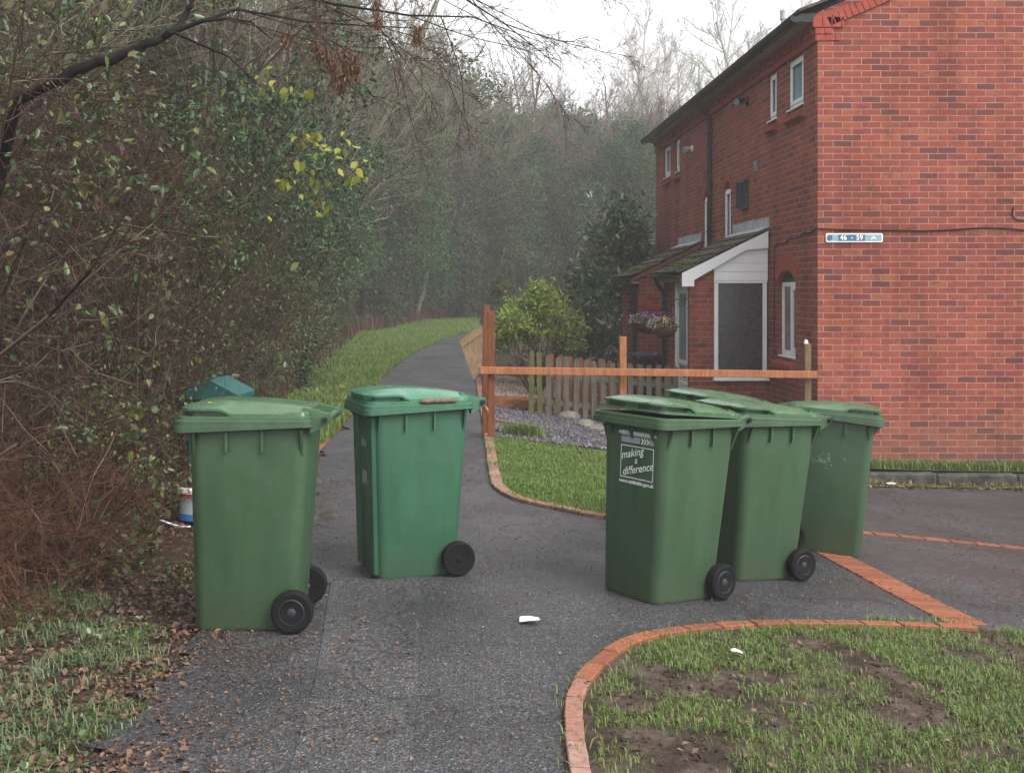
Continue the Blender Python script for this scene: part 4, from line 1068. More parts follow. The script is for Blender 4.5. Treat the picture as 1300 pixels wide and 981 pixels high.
# dark lattice panel
tr = empty('trellis_panel', (.82, 25.5, tz(.82, 25.5)), 0, 'dark grey lattice panel at the path edge, seen just behind the tall post', 'trellis')
bm = bmesh.new(); zb, zt = tz(.82, 25.5) + .02, 1.32
for k in range(9): box(bm, .60 + .062 * k, .635 + .062 * k, 25.49, 25.5, zb, zt)
for k in range(13): box(bm, .60, 1.16, 25.501, 25.512, zb + .05 + .1 * k, zb + .09 + .1 * k)
build('lattice', bm, 'darkgrey', tr)
bm = bmesh.new(); box(bm, .50, .60, 25.46, 25.54, zb, zt + .04); box(bm, 1.16, 1.22, 25.47, 25.53, zb, zt)
build('frame', bm, 'darkgrey', tr)

def picket_fence(x0, y0, x1, y1, h, n, mat, label, mossy_first=0, seed=0):
    f = empty('picket_fence', ((x0 + x1) / 2, (y0 + y1) / 2, tz((x0 + x1) / 2, (y0 + y1) / 2)), 0, label, 'fence')
    rng = random.Random(seed); u = Vector((x1 - x0, y1 - y0, 0)).normalized(); nn = Vector((u.y, -u.x, 0))
    for k in range(n):
        t_ = k / (n - 1); x = x0 + (x1 - x0) * t_; y = y0 + (y1 - y0) * t_; zb = tz(x, y) + .03; hh = h + rng.uniform(-.02, .02) + (.05 if k < mossy_first else 0)
        bm = bmesh.new(); w_ = .036
        pts = [(-w_, 0), (w_, 0), (w_, hh - .03), (w_ * .6, hh - .008), (0, hh), (-w_ * .6, hh - .008), (-w_, hh - .03)]
        le = rng.gauss(0, .012)
        prism(bm, [Vector((x, y, zb)) + u * (a + le * b) + Vector((0, 0, b)) + nn * .012 for a, b in pts], nn * .018)
        build('picket', bm, 'wood_mossy' if k < mossy_first or rng.random() < .0 else mat, f)
    for zz_ in (.22, .62):
        bm = bmesh.new(); a = Vector((x0, y0, tz(x0, y0) + zz_)); b = Vector((x1, y1, tz(x1, y1) + zz_))
        obox(bm, (a + b) / 2 - nn * .008, (b - a) / 2, nn * .018, (0, 0, .035)); build('rail', bm, mat, f)
picket_fence(1.0, 14.55, 3.02, 14.35, .86, 17, 'wood_grey', 'weathered grey picket fence behind the orange rail, mossy at its path end', 2, 1)
picket_fence(1.32, 14.95, 3.0, 14.8, .84, 13, 'wood_brown', 'brown picket fence seen through the gaps of the grey one', 0, 2)
# low brick step and rockery stones
bm = bmesh.new(); rng = random.Random(4)
for r_ in range(2):
    for k in range(3):
        x = .55 + .225 * k + (.1 if r_ else 0); z = tz(x, 14.9) + .04 + .075 * r_
        box(bm, x, x + .215, 14.82 + rng.uniform(-.01, .01), 14.93, z, z + .065, .004)
tag(build('brick_step', bm, 'edging'), 'two courses of loose red bricks at the back of the slate bed', 'bricks')
k = 0
for px, py, r_ in ((722, 533, .16), (742, 543, .14), (758, 549, .12), (706, 520, .13), (770, 556, .10)):
    q = ground_at(px, py); k += 1
    crumple('rock', (q[0], q[1], tz(*q) + .04), r_, 'stone', 'grey rockery stone edging the slate bed beside the lawn', 'stone', .55, 20 + k, .22)['group'] = 'rockery stones along the slate bed'
plank((1.75, 12.15, tz(1.75, 12.15) + .07), (2.35, 12.0, tz(2.3, 12) + .07), .09, .03, 'wood_grey', 'short grey timber edging beside the rockery stones')

# ------------------------------------------------------------------ numpy scatter helpers
def in_poly(P, poly):
    x, y = P[:, 0], P[:, 1]; c = np.zeros(len(P), bool); q = np.array(poly, float)
    j = len(q) - 1
    for i in range(len(q)):
        xi, yi = q[i]; xj, yj = q[j]
        m = ((yi > y) != (yj > y)) & (x < (xj - xi) * (y - yi) / (yj - yi + 1e-12) + xi); c ^= m; j = i
    return c
def scatter(rng, poly, n):
    q = np.array(poly, float); lo = q.min(0); hi = q.max(0)
    P = rng.uniform(lo, hi, (n * 3, 2)); return P[in_poly(P, poly)][:n]
def vnoise(P, s, seed=0):
    """value noise in numpy, 0..1"""
    P = np.asarray(P, float) * s + 1000.
    if P.shape[1] == 2: P = np.concatenate([P, np.full((len(P), 1), seed * 7.3 + .5)], 1)
    I = np.floor(P).astype(np.int64); F = P - I; F = F * F * (3 - 2 * F); out = np.zeros(len(P))
    for dx in (0, 1):
        for dy in (0, 1):
            for dz in (0, 1):
                h = ((I[:, 0] + dx) * 73856093) ^ ((I[:, 1] + dy) * 19349663) ^ ((I[:, 2] + dz) * 83492791) ^ (seed * 2654435761)
                h = (h ^ (h >> 13)) * 1274126177 & 0x7fffffff; h = (h ^ (h >> 16)) & 0xffff
                out += h / 65535. * np.where(dx, F[:, 0], 1 - F[:, 0]) * np.where(dy, F[:, 1], 1 - F[:, 1]) * np.where(dz, F[:, 2], 1 - F[:, 2])
    return out
def unit(v): return v / (np.linalg.norm(v, axis=-1, keepdims=True) + 1e-9)

def blades(name, P2, rng, h, w_, off=.01, spread=.5, clump=None):
    n = len(P2); z = terr(P2[:, 0], P2[:, 1]) + off
    B = np.stack([P2[:, 0], P2[:, 1], z], 1); a = rng.uniform(0, 2 * PI, n); hh = h * rng.uniform(.45, 1.25, n)
    if clump is not None: hh = hh * clump
    D = np.stack([np.cos(a), np.sin(a), np.zeros(n)], 1); S = np.stack([-np.sin(a), np.cos(a), np.zeros(n)], 1) * (w_ * rng.uniform(.6, 1.3, n))[:, None] / 2
    l = (rng.uniform(.15, 1., n) * spread)[:, None]; H = hh[:, None]; up = np.array([0, 0, 1.])
    Mi = B + D * H * l * .35 + up * H * .62; T = B + D * H * l * 1.1 + up * H * (1 - .35 * l)
    V = np.stack([B - S, B + S, Mi - S * .8, Mi + S * .8, T], 1).reshape(-1, 3); k = np.arange(n)[:, None] * 5
    return np_mesh(name, V, [k + np.array([[0, 1, 3, 2]]), k + np.array([[2, 3, 4]])])
def flakes(name, P, rng, s, aspect=.6, lift=.0, tilt=.5):
    """small bent leaf / chip quads lying on P"""
    n = len(P); a = rng.uniform(0, 2 * PI, n); U = np.stack([np.cos(a), np.sin(a), rng.normal(0, tilt * .5, n)], 1); U = unit(U)
    nn = unit(np.stack([rng.normal(0, tilt * .5, n), rng.normal(0, tilt * .5, n), np.ones(n)], 1)); W = unit(np.cross(nn, U)); s = (s * rng.uniform(.5, 1.4, n))[:, None]
    c = P + np.array([0, 0, lift]); f = nn * s * rng.uniform(.0, .25, n)[:, None]
    V = np.stack([c - U * s * .5, c + W * s * aspect * .5 + f, c + U * s * .5, c - W * s * aspect * .5 + f], 1).reshape(-1, 3)
    k = np.arange(n)[:, None] * 4; return np_mesh(name, V, [k + np.array([[0, 1, 2]]), k + np.array([[0, 2, 3]])])
def chips(name, P, rng, s, flat=.35):
    """faceted stone chips: squashed octahedra"""
    n = len(P); Q = unit(rng.normal(0, 1, (n, 3))); A = unit(np.cross(Q, rng.normal(0, 1, (n, 3)))); Bv = np.cross(Q, A); s = (s * rng.uniform(.5, 1.4, n))[:, None]
    Q = unit(Q * .35 + np.array([0, 0, 1.]) * (np.sign(Q[:, 2:3]) + .01))
    V = np.stack([P + A * s * .5, P + Bv * s * .36, P - A * s * .5, P - Bv * s * .36, P + Q * s * flat, P - Q * s * flat], 1).reshape(-1, 3); k = np.arange(n)[:, None] * 6
    F = np.array([(0, 1, 4), (1, 2, 4), (2, 3, 4), (3, 0, 4), (1, 0, 5), (2, 1, 5), (3, 2, 5), (0, 3, 5)])
    return np_mesh(name, V, [(k[:, None] + F[None]).reshape(-1, 3)])
def on_ground(P2, off=0.): return np.stack([P2[:, 0], P2[:, 1], terr(P2[:, 0], P2[:, 1]) + off], 1)
def stuff(name, me, mat): return tag(link(name, me, mat), kind='stuff')

rg = np.random.default_rng(11)
# lawn grass
P = scatter(rg, LAWN1, 60000); P = P[(vnoise(P, 2.2, 3) > .22) & (P[:, 0] < 4.5)]
stuff('lawn_grass', blades('lawn_grass', P, rg, .040, .006, .01, .9, .6 + .8 * vnoise(P, 3, 5)), 'grass_lush')
P = scatter(rg, [(.4, 1.6), (.45, 4.2), (.75, 4.7), (1.5, 5.15), (2.7, 5.36), (4.6, 5.36), (4.6, 2.0), (2, 1.6)], 190000)
nz = vnoise(P, 2.3, 8) * .4 + vnoise(P, 6, 9) * .4 + vnoise(P, 14, 10) * .2
edge = np.clip((P[:, 0] - .55) / .5, 0, 1)
P = P[(nz + rg.normal(0, .05, len(P)) > .55 - .10 * edge + .06 * (P[:, 0] < 1.15) + .06 * ((P[:, 0] > 2.1) & (P[:, 1] > 4.6))) & (rg.random(len(P)) < .8)]
LQ = np.array(lawn2); dmin = np.min(np.hypot(P[:, None, 0] - LQ[None, :, 0], P[:, None, 1] - LQ[None, :, 1]), 1); P = P[dmin > .115 + .02 * rg.random(len(P))]
stuff('patchy_grass', blades('patchy_grass', P, rg, .029, .0034, .012, 1.2, .5 + .9 * vnoise(P, 5, 14)), 'grass')
P = scatter(rg, [(4.2, 11.4), (4.55, 11.77), (10, 11.77), (10, 12.06), (4.2, 12.06)], 9000)
me = blades('kerb_grass', P, rg, .10, .008, .14, .8); stuff('kerb_grass', me, 'grass')
VP = [tuple(p) for p in path_left[34:78]] + [(float(hedge_x(y)) - .5, y) for y in (34, 30, 26, 22, 18, 15, 12, 10)]
P = scatter(rg, VP, 90000); VP2 = [(-4.2, 33), (-1.0, 32), (.2, 34.6), (2.1, 38.4), (4, 42), (4, 47), (.5, 46.5), (-2, 43)]; P = np.concatenate([P, scatter(rg, VP2, 30000)])
stuff('verge_grass', blades('verge_grass', P, rg, .11, .011, .0, .9, .5 + vnoise(P, 1.2, 4)), 'grass_lush')
P = scatter(rg, [(-2.9, 2.6), (-1.15, 2.6), (-1.22, 4.4), (-1.55, 5.35), (-2.3, 5.6), (-3.2, 5.4)], 24000)
nz = vnoise(P, 4.5, 12) * .6 + vnoise(P, 11, 13) * .4; P = P[(nz + rg.normal(0, .04, len(P)) > .52) & (rg.random(len(P)) < .8)]
stuff('long_grass', blades('long_grass', P, rg, .072, .0042, -.015, 1.7, .45 + .9 * vnoise(P, 5, 6)), 'grass_blue')
q = ground_at(662, 556); P = rg.normal((q[0] + .02, q[1]), (.13, .06), (500, 2))
tag(link('grass_tuft', blades('grass_tuft', P, rg, .22, .008, .0, .9), 'grass_lush'), 'tall green grass tuft at the back edge of the lawn, beside the tall post', 'grass tuft')
# weeds along edges
P = np.concatenate([np.array(lawn2)[rg.integers(8, len(lawn2), 700)] + rg.normal(0, .05, (700, 2)) + (.05, -.09), rg.normal((2.35, 5.45), (.15, .02), (120, 2)), rg.normal((2.72, 8.3), (.06, .06), (60, 2))])
stuff('edge_weeds', blades('edge_weeds', P, rg, .05, .005, .0, 1.2), 'grass')
P = np.stack([rg.uniform(4.4, 10, 700), rg.normal(11.58, .03, 700)], 1); P = P[vnoise(P, 1.5, 3) > .42]
stuff('gutter_weeds', blades('gutter_weeds', P, rg, .07, .008, .0, 1.4), 'straw')
sheet('verge', VP2, 'turf', .01, .5)
# leaf litter
def litter(poly, n, s, mat, thr, name, scale=2.2, lift=.006, seed=1):
    P = scatter(rg, poly, n); P = P[vnoise(P, scale, seed) * .7 + vnoise(P, scale * 3.5, seed + 1) * .3 + rg.normal(0, .07, len(P)) > thr]
    stuff(name, flakes(name, on_ground(P, lift), rg, s, .55, 0, .8), mat)
litter([(-3.4, 2.4), (-1.0, 2.4), (-1.15, 4.4), (-1.25, 6.5), (-1.4, 9), (-2.6, 10), (-3.2, 7)], 14000, .036, 'leaf_dead', .36, 'leaf_litter', seed=21, lift=-.004)
for nm_, n_, s_, sp_ in (('leaf_litter', 4200, .034, .13), ('leaf_fragments', 9000, .016, .2)):
    yy = rg.uniform(2.6, 9.5, n_); xx = np.interp(yy, [p[1] for p in path_left], [p[0] for p in path_left]) + rg.normal(.02, sp_, n_); P = np.stack([xx, yy], 1); P = P[vnoise(P, 3, 91) + rg.normal(0, .12, len(P)) > .42]
    stuff(nm_, flakes(nm_, on_ground(P, .007), rg, s_, .55, 0, .7), 'leaf_dead' if s_ > .02 else 'chips_wet')
litter([(-1.25, 2.4), (-.55, 2.4), (-.72, 5.6), (-1.0, 7.4), (-1.45, 7)], 3400, .016, 'chips_wet', .44, 'leaf_fragments', seed=31)
litter([(-1.3, 2.4), (.4, 2.4), (.45, 4.2), (1.4, 5.2), (4.5, 5.35), (5.5, 8.3), (4.6, 11.5), (3.4, 9.7), (.3, 8.6), (.2, 14), (-1.5, 14)], 15000, .015, 'chips_wet', .50, 'leaf_fragments', seed=41, lift=.008)
litter([(-.62, 2.4), (-.15, 2.4), (-.18, 4.6), (-.55, 5.6)], 700, .018, 'chips_wet', .42, 'leaf_fragments', 5, .012, 51)
litter([(.4, 1.6), (.5, 4.2), (1.4, 5.1), (4.5, 5.3), (4.5, 2)], 2600, .030, 'leaf_dead', .46, 'leaf_litter', 3, .022, 61)
P = scatter(rg, [(.5, 1.8), (.55, 4.2), (.8, 4.65), (1.5, 5.1), (4.5, 5.3), (4.5, 2)], 7000); P = P[vnoise(P, 3, 17) > .45]
stuff('mud_clods', chips('mud_clods', on_ground(P, .012), rg, .017, .25), 'clod')
litter([(4.3, 11.3), (10, 11.3), (10, 11.62), (4.3, 11.62)], 900, .045, 'leaf_dead', .42, 'leaf_litter', 2, .012, 71)
litter([(.3, 8.9), (.3, 12), (1.6, 12), (1.2, 8.2)], 120, .03, 'leaf_dead', .45, 'leaf_litter', 2, .03, 81)
# a few pale stones on the asphalt
P = np.concatenate([scatter(rg, [(-.5, 3.2), (4.5, 5.6), (5.5, 10), (.3, 8)], 160)])
stuff('grit', chips('grit', on_ground(P, .008), rg, .011, .3), 'pebble')
# slate and shingle
P = scatter(rg, [(.38, 12.0), (1.9, 11.9), (2.5, 12.4), (2.7, 13.6), (2.4, 14.5), (1.1, 14.7), (.6, 15.2), (.42, 15.4)], 9000)
stuff('slate_chippings', chips('slate_chippings', on_ground(P, .03), rg, .062, .14), 'slate')
P = scatter(rg, [(.42, 15.5), (1.1, 14.7), (2.95, 14.9), (3.0, 20.0), (.6, 20.0)], 9000)
stuff('shingle', chips('shingle', on_ground(P, .03), rg, .055, .3), 'pebble')

# ------------------------------------------------------------------ hanging baskets
def basket(x, y, zc, r, label, seed):
    rng_ = np.random.default_rng(seed)
    b = empty('hanging_basket', (x, y, zc), 0, label, 'hanging basket', 'hanging baskets by the white porch door')
    bm = bmesh.new(); lathe_z(bm, [(-r * .86, r * .10), (-r * .80, r * .38), (-r * .58, r * .70), (-r * .28, r * .92), (0, r)], 20)
    for v in bm.verts: v.co += Vector((rng_.normal(0, .006), rng_.normal(0, .006), rng_.normal(0, .006)))
    build('bowl', bm, 'coir', b, 50, False)
    P = rng_.normal(0, 1, (900, 3)); P = unit(P) * (r * rng_.uniform(.5, 1.18, 900))[:, None] * np.array([1, 1, .55]); P = P[P[:, 2] > -r * .12] + np.array([0, 0, r * .12])
    link('leaves', leaf_mesh('leaves', P, rng_, .034, .55, .3), 'leaf_bramble', b)
    P = rng_.normal(0, 1, (420, 3)); P = unit(P) * (r * rng_.uniform(.95, 1.25, 420))[:, None] * np.array([1.05, 1.05, .6]); P = P[P[:, 2] > -r * .25] + np.array([0, 0, r * .14])
    tag(link('blooms', leaf_mesh('blooms', P, rng_, .022, .9, .5), 'petal_white', b), kind='stuff')
    P = P[:40] + np.array([-r * .1, 0, r * .25]); tag(link('purple_blooms', leaf_mesh('purple_blooms', P, rng_, .026, .9, .5), 'petal_purple', b), kind='stuff')
    if seed == 1:
        link('yellow_bloom', leaf_mesh('yellow_bloom', rng_.normal((-.015, -r * .75, r * .52), .012, (14, 3)), rng_, .03, .9, .5), 'petal_yellow', b)
    bm = bmesh.new()
    for k in range(3):
        a = 2 * PI * k / 3 + .4; tube(bm, [(r * .98 * math.cos(a), r * .98 * math.sin(a), 0), (0, 0, .30)], .003, 5)
    build('chain', bm, 'black_plastic', b, None, False)
    return b
def bracket(y, label):
    br = empty('basket_bracket', (3.12, y, 1.52), 0, label, 'bracket'); bm = bmesh.new()
    tube(bm, [(0, 0, .0), (-.37, 0, .0)], .007, 6); tube(bm, [(-.005, 0, -.22), (-.005, 0, .06)], .008, 6)
    for c, r_, a0, a1 in (((-.10, -.07), .055, 0, 400), ((-.22, -.045), .04, 60, 430), ((-.33, .02), .03, -90, 220), ((-.045, -.15), .04, 0, 300)):
        tube(bm, [(c[0] + r_ * (1 - .5 * k / 22) * math.cos(R(a0 + (a1 - a0) * k / 22)), 0, c[1] + r_ * (1 - .5 * k / 22) * math.sin(R(a0 + (a1 - a0) * k / 22))) for k in range(23)], .005, 5)
    bmesh.ops.translate(bm, verts=bm.verts, vec=br.location); return tag(build('scroll', bm, 'black_plastic', br), None)

# ------------------------------------------------------------------ plants: twigs and leaves
def leaf_mesh(name, P, rng, s, aspect=.5, droop=.35, bias=None):
    n = len(P); D = rng.normal(0, 1, (n, 3)); D[:, 2] -= droop
    if bias is not None: D = D + bias
    D = unit(D); Nn = unit(rng.normal(0, 1, (n, 3)) + np.array([0, 0, .9])); W = unit(np.cross(Nn, D)); Nn = np.cross(D, W)
    s = (s * rng.uniform(.55, 1.35, n))[:, None]; w_ = s * aspect * .5; c = P
    e = rng.uniform(-.02, .16, (n, 1)) * s
    V = np.stack([c, c + D * s * .24 + W * w_ * .85 + Nn * e * .8, c + D * s * .62 + W * w_ * .8 + Nn * e * .7, c + D * s - Nn * s * .12, c + D * s * .62 - W * w_ * .8 + Nn * e * .7, c + D * s * .24 - W * w_ * .85 + Nn * e * .8], 1).reshape(-1, 3)
    k = np.arange(n)[:, None] * 6
    return np_mesh(name, V, [k + np.array([[0, 1, 2, 3]]), k + np.array([[0, 3, 4, 5]])])

def grow(rng, P, D, Ln, Ra, cfg):
    """branch generations; returns segments and the points of the last generation"""
    segs = []; last = None
    for gi, c in enumerate(cfg):
        n = len(P); k = c['seg']; pts = [P]; d = D.copy(); step = (Ln / k)[:, None]
        for s in range(k):
            d = unit(d + rng.normal(0, c.get('wob', .15), (n, 3)) + np.array([0, 0, c.get('up', 0.)])); pts.append(pts[-1] + d * step)
        A = np.stack(pts, 1); t0 = np.linspace(0, 1, k + 1)
        rad = Ra[:, None] * (1 - (1 - c.get('tip', .35)) * t0[None])
        segs.append((A[:, :-1].reshape(-1, 3), A[:, 1:].reshape(-1, 3), rad[:, :-1].ravel(), rad[:, 1:].ravel()))
        last = A
        if gi == len(cfg) - 1: break
        q = cfg[gi + 1]; m = q['n']
        t = rng.uniform(q.get('t0', .2), 1., (n, m)); f = t * k; si = np.minimum(f.astype(int), k - 1); fr = f - si
        I = np.repeat(np.arange(n), m); si = si.ravel(); fr = fr.ravel()[:, None]
        a = A[I, si]; b = A[I, si + 1]; P = a + (b - a) * fr; dd = unit(b - a)
        pr = unit(np.cross(dd, rng.normal(0, 1, (len(I), 3)))); an = np.radians(rng.uniform(*q['ang'], len(I)))[:, None]
        D = unit(dd * np.cos(an) + pr * np.sin(an))
        tt = t.ravel(); Ln = Ln[I] * q['len'] * rng.uniform(.6, 1.25, len(I)) * (1 - q.get('fall', .45) * tt); Ra = np.maximum(Ra[I] * q['rad'] * (1 - .4 * tt), q.get('rmin', .0015))
    cat = [np.concatenate(x) for x in zip(*segs)]
    return cat, last
def twig_mesh(name, seg, sides=3):
    A, B, ra, rb = seg; d = unit(B - A); u = unit(np.cross(d, np.array([.31, .17, .93]))); v = np.cross(d, u); n = len(A); V = []
    for P, r_ in ((A, ra), (B, rb)):
        for k in range(sides):
            a = 2 * PI * k / sides; V.append(P + (u * math.cos(a) + v * math.sin(a)) * r_[:, None])
    V = np.stack(V, 1).reshape(-1, 3); k = np.arange(n)[:, None] * 2 * sides
    F = np.concatenate([k + np.array([[j, (j + 1) % sides, sides + (j + 1) % sides, sides + j]]) for j in range(sides)])
    return np_mesh(name, V, [F])
def clumps(rng, n, centers, rad, thr=.0, squash=1., hollow=.55):
    """points in the outer shells of clumps"""
    I = rng.integers(0, len(centers), n); d = unit(rng.normal(0, 1, (n, 3))); r_ = rad[I] * (hollow + (1 - hollow) * rng.random(n) ** .6) * rng.uniform(.8, 1.15, n)
    d[:, 2] *= squash; return centers[I] + d * r_[:, None]
TPL = {}
def template(key, parts):
    TPL[key] = parts                                        # list of (part name, mesh, material)
def plant(key, name, x, y, s, rz, label, cat, group=None, z=None, sz=None):
    r_ = empty(name, (x, y, (tz(x, y) - .03) if z is None else z), rz, label, cat, group); r_.scale = (s, s, s if sz is None else sz)
    for pn, me, mt in TPL[key]: link(pn, me, mt, r_)
    return r_

# ------------------------------------------------------------------ templates
def make_tangle(key, seed, h, stems, leafmat, nleaf, leafsize, twig='twig_brown', up=.02):
    rng = np.random.default_rng(seed); a = rng.uniform(0, 2 * PI, stems); r_ = rng.uniform(.05, .45, stems)
    P = np.stack([np.cos(a) * r_, np.sin(a) * r_, np.zeros(stems)], 1); D = unit(np.stack([np.cos(a) * .35, np.sin(a) * .35, np.ones(stems)], 1) + rng.normal(0, .18, (stems, 3)))
    seg, last = grow(rng, P, D, h * rng.uniform(.65, 1.05, stems), rng.uniform(.009, .02, stems), [
        dict(seg=7, wob=.13, up=up), dict(n=10, seg=5, ang=(25, 70), len=.42, rad=.5, wob=.2, up=-.02, t0=.08),
        dict(n=7, seg=4, ang=(30, 85), len=.52, rad=.55, wob=.26, up=-.03, rmin=.0018), dict(n=4, seg=2, ang=(30, 80), len=.5, rad=.6, wob=.3, rmin=.0014)])
    parts = [('stems', twig_mesh('stems', seg), twig)]
    if nleaf:
        Q = last[:, -1]; w_ = vnoise(Q, 1.6, seed); I = np.argsort(-w_ + rng.normal(0, .12, len(Q)))[:max(1, int(len(Q) * .6))]
        Q = Q[rng.choice(I, nleaf)] + rng.normal(0, .05, (nleaf, 3)); Q = Q[Q[:, 2] > .02]
        parts.append(('leaves', leaf_mesh('leaves', Q, rng, leafsize, .50, .5), leafmat))
    template(key, parts)
make_tangle('bare', 1, 3.0, 9, None, 0, .05)
make_tangle('bramble', 2, 2.6, 9, 'leaf_bramble', 2800, .044)
make_tangle('green', 3, 3.2, 8, 'leaf_ivy', 7500, .055)
make_tangle('olive', 4, 3.4, 8, 'leaf_olive', 1600, .045)
make_tangle('low', 5, 1.3, 10, 'leaf_bramble', 2600, .05)

def make_ivy(key, seed, H, cr, nleaf, ls, mat, twigs=True, twigmat='twig_brown', ncl=46, low=.06, gap=None):
    rng = np.random.default_rng(seed)
    t = low + (1 - low) * rng.random(ncl) ** .9; ang = rng.uniform(0, 2 * PI, ncl); prof = np.sin(np.clip(t * 1.05, 0, 1) * PI) ** .6 * .75 + .3
    rr = cr * prof * rng.uniform(.25, 1., ncl); C = np.stack([np.cos(ang) * rr, np.sin(ang) * rr, t * H], 1); rad = cr * rng.uniform(.22, .5, ncl)
    Q = clumps(rng, nleaf, C, rad, squash=1.15, hollow=.35); Q[:, 2] -= .25 * rad.mean() * rng.random(len(Q)); Q = Q[Q[:, 2] > .02]
    Q = Q[vnoise(Q, 2.4 / cr * 1.6, seed) > .24] if gap is None else Q[vnoise(Q * np.array([1, 1, .8]), gap, seed) * .75 + vnoise(Q, gap * 3, seed + 3) * .25 > .42]
    k = 5; bm = bmesh.new(); sx_, sy_ = rng.normal(0, .1, 2)
    tube(bm, [(sx_ * i, sy_ * i, H * .9 * i / k) for i in range(k + 1)], [.16 * H / 7 * (1 - .75 * i / k) + .01 for i in range(k + 1)], 9)
    bmT = bpy.data.meshes.new('trunk'); bm.to_mesh(bmT); bm.free()
    parts = [('trunk', bmT, 'bark'), ('crown', leaf_mesh('crown', Q, rng, ls, .7, .6), mat)]
    if twigs:
        n = 14; z = H * rng.uniform(.55, .98, n); a = rng.uniform(0, 2 * PI, n)
        P = np.stack([.05 * np.cos(a), .05 * np.sin(a), z], 1); D = unit(np.stack([np.cos(a), np.sin(a), rng.uniform(.3, 1.4, n)], 1))
        seg, _ = grow(rng, P, D, cr * rng.uniform(1., 1.9, n), np.full(n, .022), [dict(seg=5, wob=.15, up=.03), dict(n=9, seg=4, ang=(20, 60), len=.45, rad=.5, wob=.2, up=.02), dict(n=7, seg=3, ang=(25, 65), len=.5, rad=.55, wob=.25, rmin=.0035)])
        parts.append(('twigs', twig_mesh('twigs', seg), twigmat))
    template(key, parts)
make_ivy('ivy', 21, 6.5, 1.35, 24000, .085, 'leaf_ivy', gap=1.3)
make_ivy('ivy2', 22, 7.2, 1.6, 23000, .092, 'leaf_ivy', gap=1.1)
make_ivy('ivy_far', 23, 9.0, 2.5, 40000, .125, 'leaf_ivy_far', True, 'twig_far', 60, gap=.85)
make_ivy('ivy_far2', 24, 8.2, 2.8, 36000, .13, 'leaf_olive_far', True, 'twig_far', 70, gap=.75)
make_ivy('stump', 25, 1.6, .42, 2600, .06, 'leaf_ivy', False, ncl=22)

def make_bare(key, seed, H, stems, mat, spread=.3, dens=1., r0=.09, fine=.005):
    rng = np.random.default_rng(seed); a = rng.uniform(0, 2 * PI, stems)
    P = np.stack([np.cos(a) * .2, np.sin(a) * .2, np.zeros(stems)], 1); D = unit(np.stack([np.cos(a) * spread, np.sin(a) * spread, np.ones(stems)], 1))
    seg, last = grow(rng, P, D, H * rng.uniform(.8, 1., stems), np.full(stems, r0), [
        dict(seg=9, wob=.07, up=.04), dict(n=int(15 * dens), seg=6, ang=(22, 52), len=.42, rad=.45, wob=.12, up=.06, t0=.22, fall=.6),
        dict(n=11, seg=4, ang=(20, 50), len=.42, rad=.5, wob=.17, up=.05, rmin=.006), dict(n=8, seg=2, ang=(20, 55), len=.55, rad=.6, wob=.2, up=.02, rmin=fine)])
    n1 = stems * 9
    parts = [('trunk', twig_mesh('trunk', tuple(x[:n1] for x in seg), 7), mat), ('crown', twig_mesh('crown', tuple(x[n1:] for x in seg)), mat)]
    template(key, parts)
make_bare('wood', 31, 8.5, 4, 'twig_far', .35, 1., .07)
make_bare('wood_olive', 32, 9.0, 4, 'twig_olive', .4, 1., .07)
make_bare('russet', 33, 8.0, 5, 'twig_russet', .45, 1., .06)
make_bare('tall', 34, 20., 2, 'twig_mist_tint', .12, 1.9, .20, .0065)
make_bare('tall2', 35, 19., 3, 'twig_mist_tint', .2, 1.4, .17, .0065)
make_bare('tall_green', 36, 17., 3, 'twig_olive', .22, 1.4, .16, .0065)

# ------------------------------------------------------------------ planting the left hedge
rnd = random.Random(77)
HG = 'leafless and part leafless shrubs of the tangled hedge'
LBL = {'bare': 'leafless brown shrub, one of the twiggy ones tangled together in the hedge',
       'bramble': 'arching bramble with scattered green leaves, one of those in the tangled hedge',
       'green': 'climber covered shrub, one of the dark leafy ones in the tangled hedge',
       'olive': 'thin shrub with sparse olive leaves, one of those in the tangled hedge',
       'low': 'low bramble growing at the foot of the tangled hedge'}
GRP = {k: v for k, v in (('bare', 'leafless shrubs in the hedge'), ('bramble', 'brambles in the hedge'), ('green', 'evergreen shrubs in the hedge'), ('olive', 'sparse olive shrubs in the hedge'), ('low', 'low brambles at the hedge foot'))}
NM = {'bare': 'bare_shrub', 'bramble': 'bramble', 'green': 'evergreen_shrub', 'olive': 'thin_shrub', 'low': 'low_bramble'}
def hedge(k, x, y, s): return plant(k, NM[k], x, y, s, rnd.uniform(0, 6.28), LBL[k], 'shrub', GRP[k])
y = 5.9
while y < 33:
    k = rnd.choice(['bare', 'bare', 'bramble']) if y < 7.6 else rnd.choice(['bare', 'bramble', 'bare', 'bramble', 'green', 'green']) if y < 11 else rnd.choice(['green', 'green', 'bramble', 'green', 'olive'])
    hedge(k, float(hedge_x(y)) - rnd.uniform(.75, 1.15), y, rnd.uniform(.8, 1.1) if y > 8 else rnd.uniform(.95, 1.15)); y += (.62 if y < 10 else 1.0) * rnd.uniform(.8, 1.3)
y = 6.0
while y < 34:
    k = rnd.choice(['bare', 'green', 'olive', 'bare', 'bramble'] if y < 11 else ['green', 'green', 'olive', 'bare']); hedge(k, float(hedge_x(y)) - rnd.uniform(1.7, 2.5), y, rnd.uniform(1.25, 1.6)); y += 1.05 * rnd.uniform(.8, 1.3)
y = 6.8
while y < 20:
    hedge(rnd.choice(['low', 'low', 'bramble']), float(hedge_x(y)) - rnd.uniform(.1, .5), y, rnd.uniform(.5, .95) if y < 12 else rnd.uniform(.7, 1.)); y += .75 * rnd.uniform(.8, 1.4)
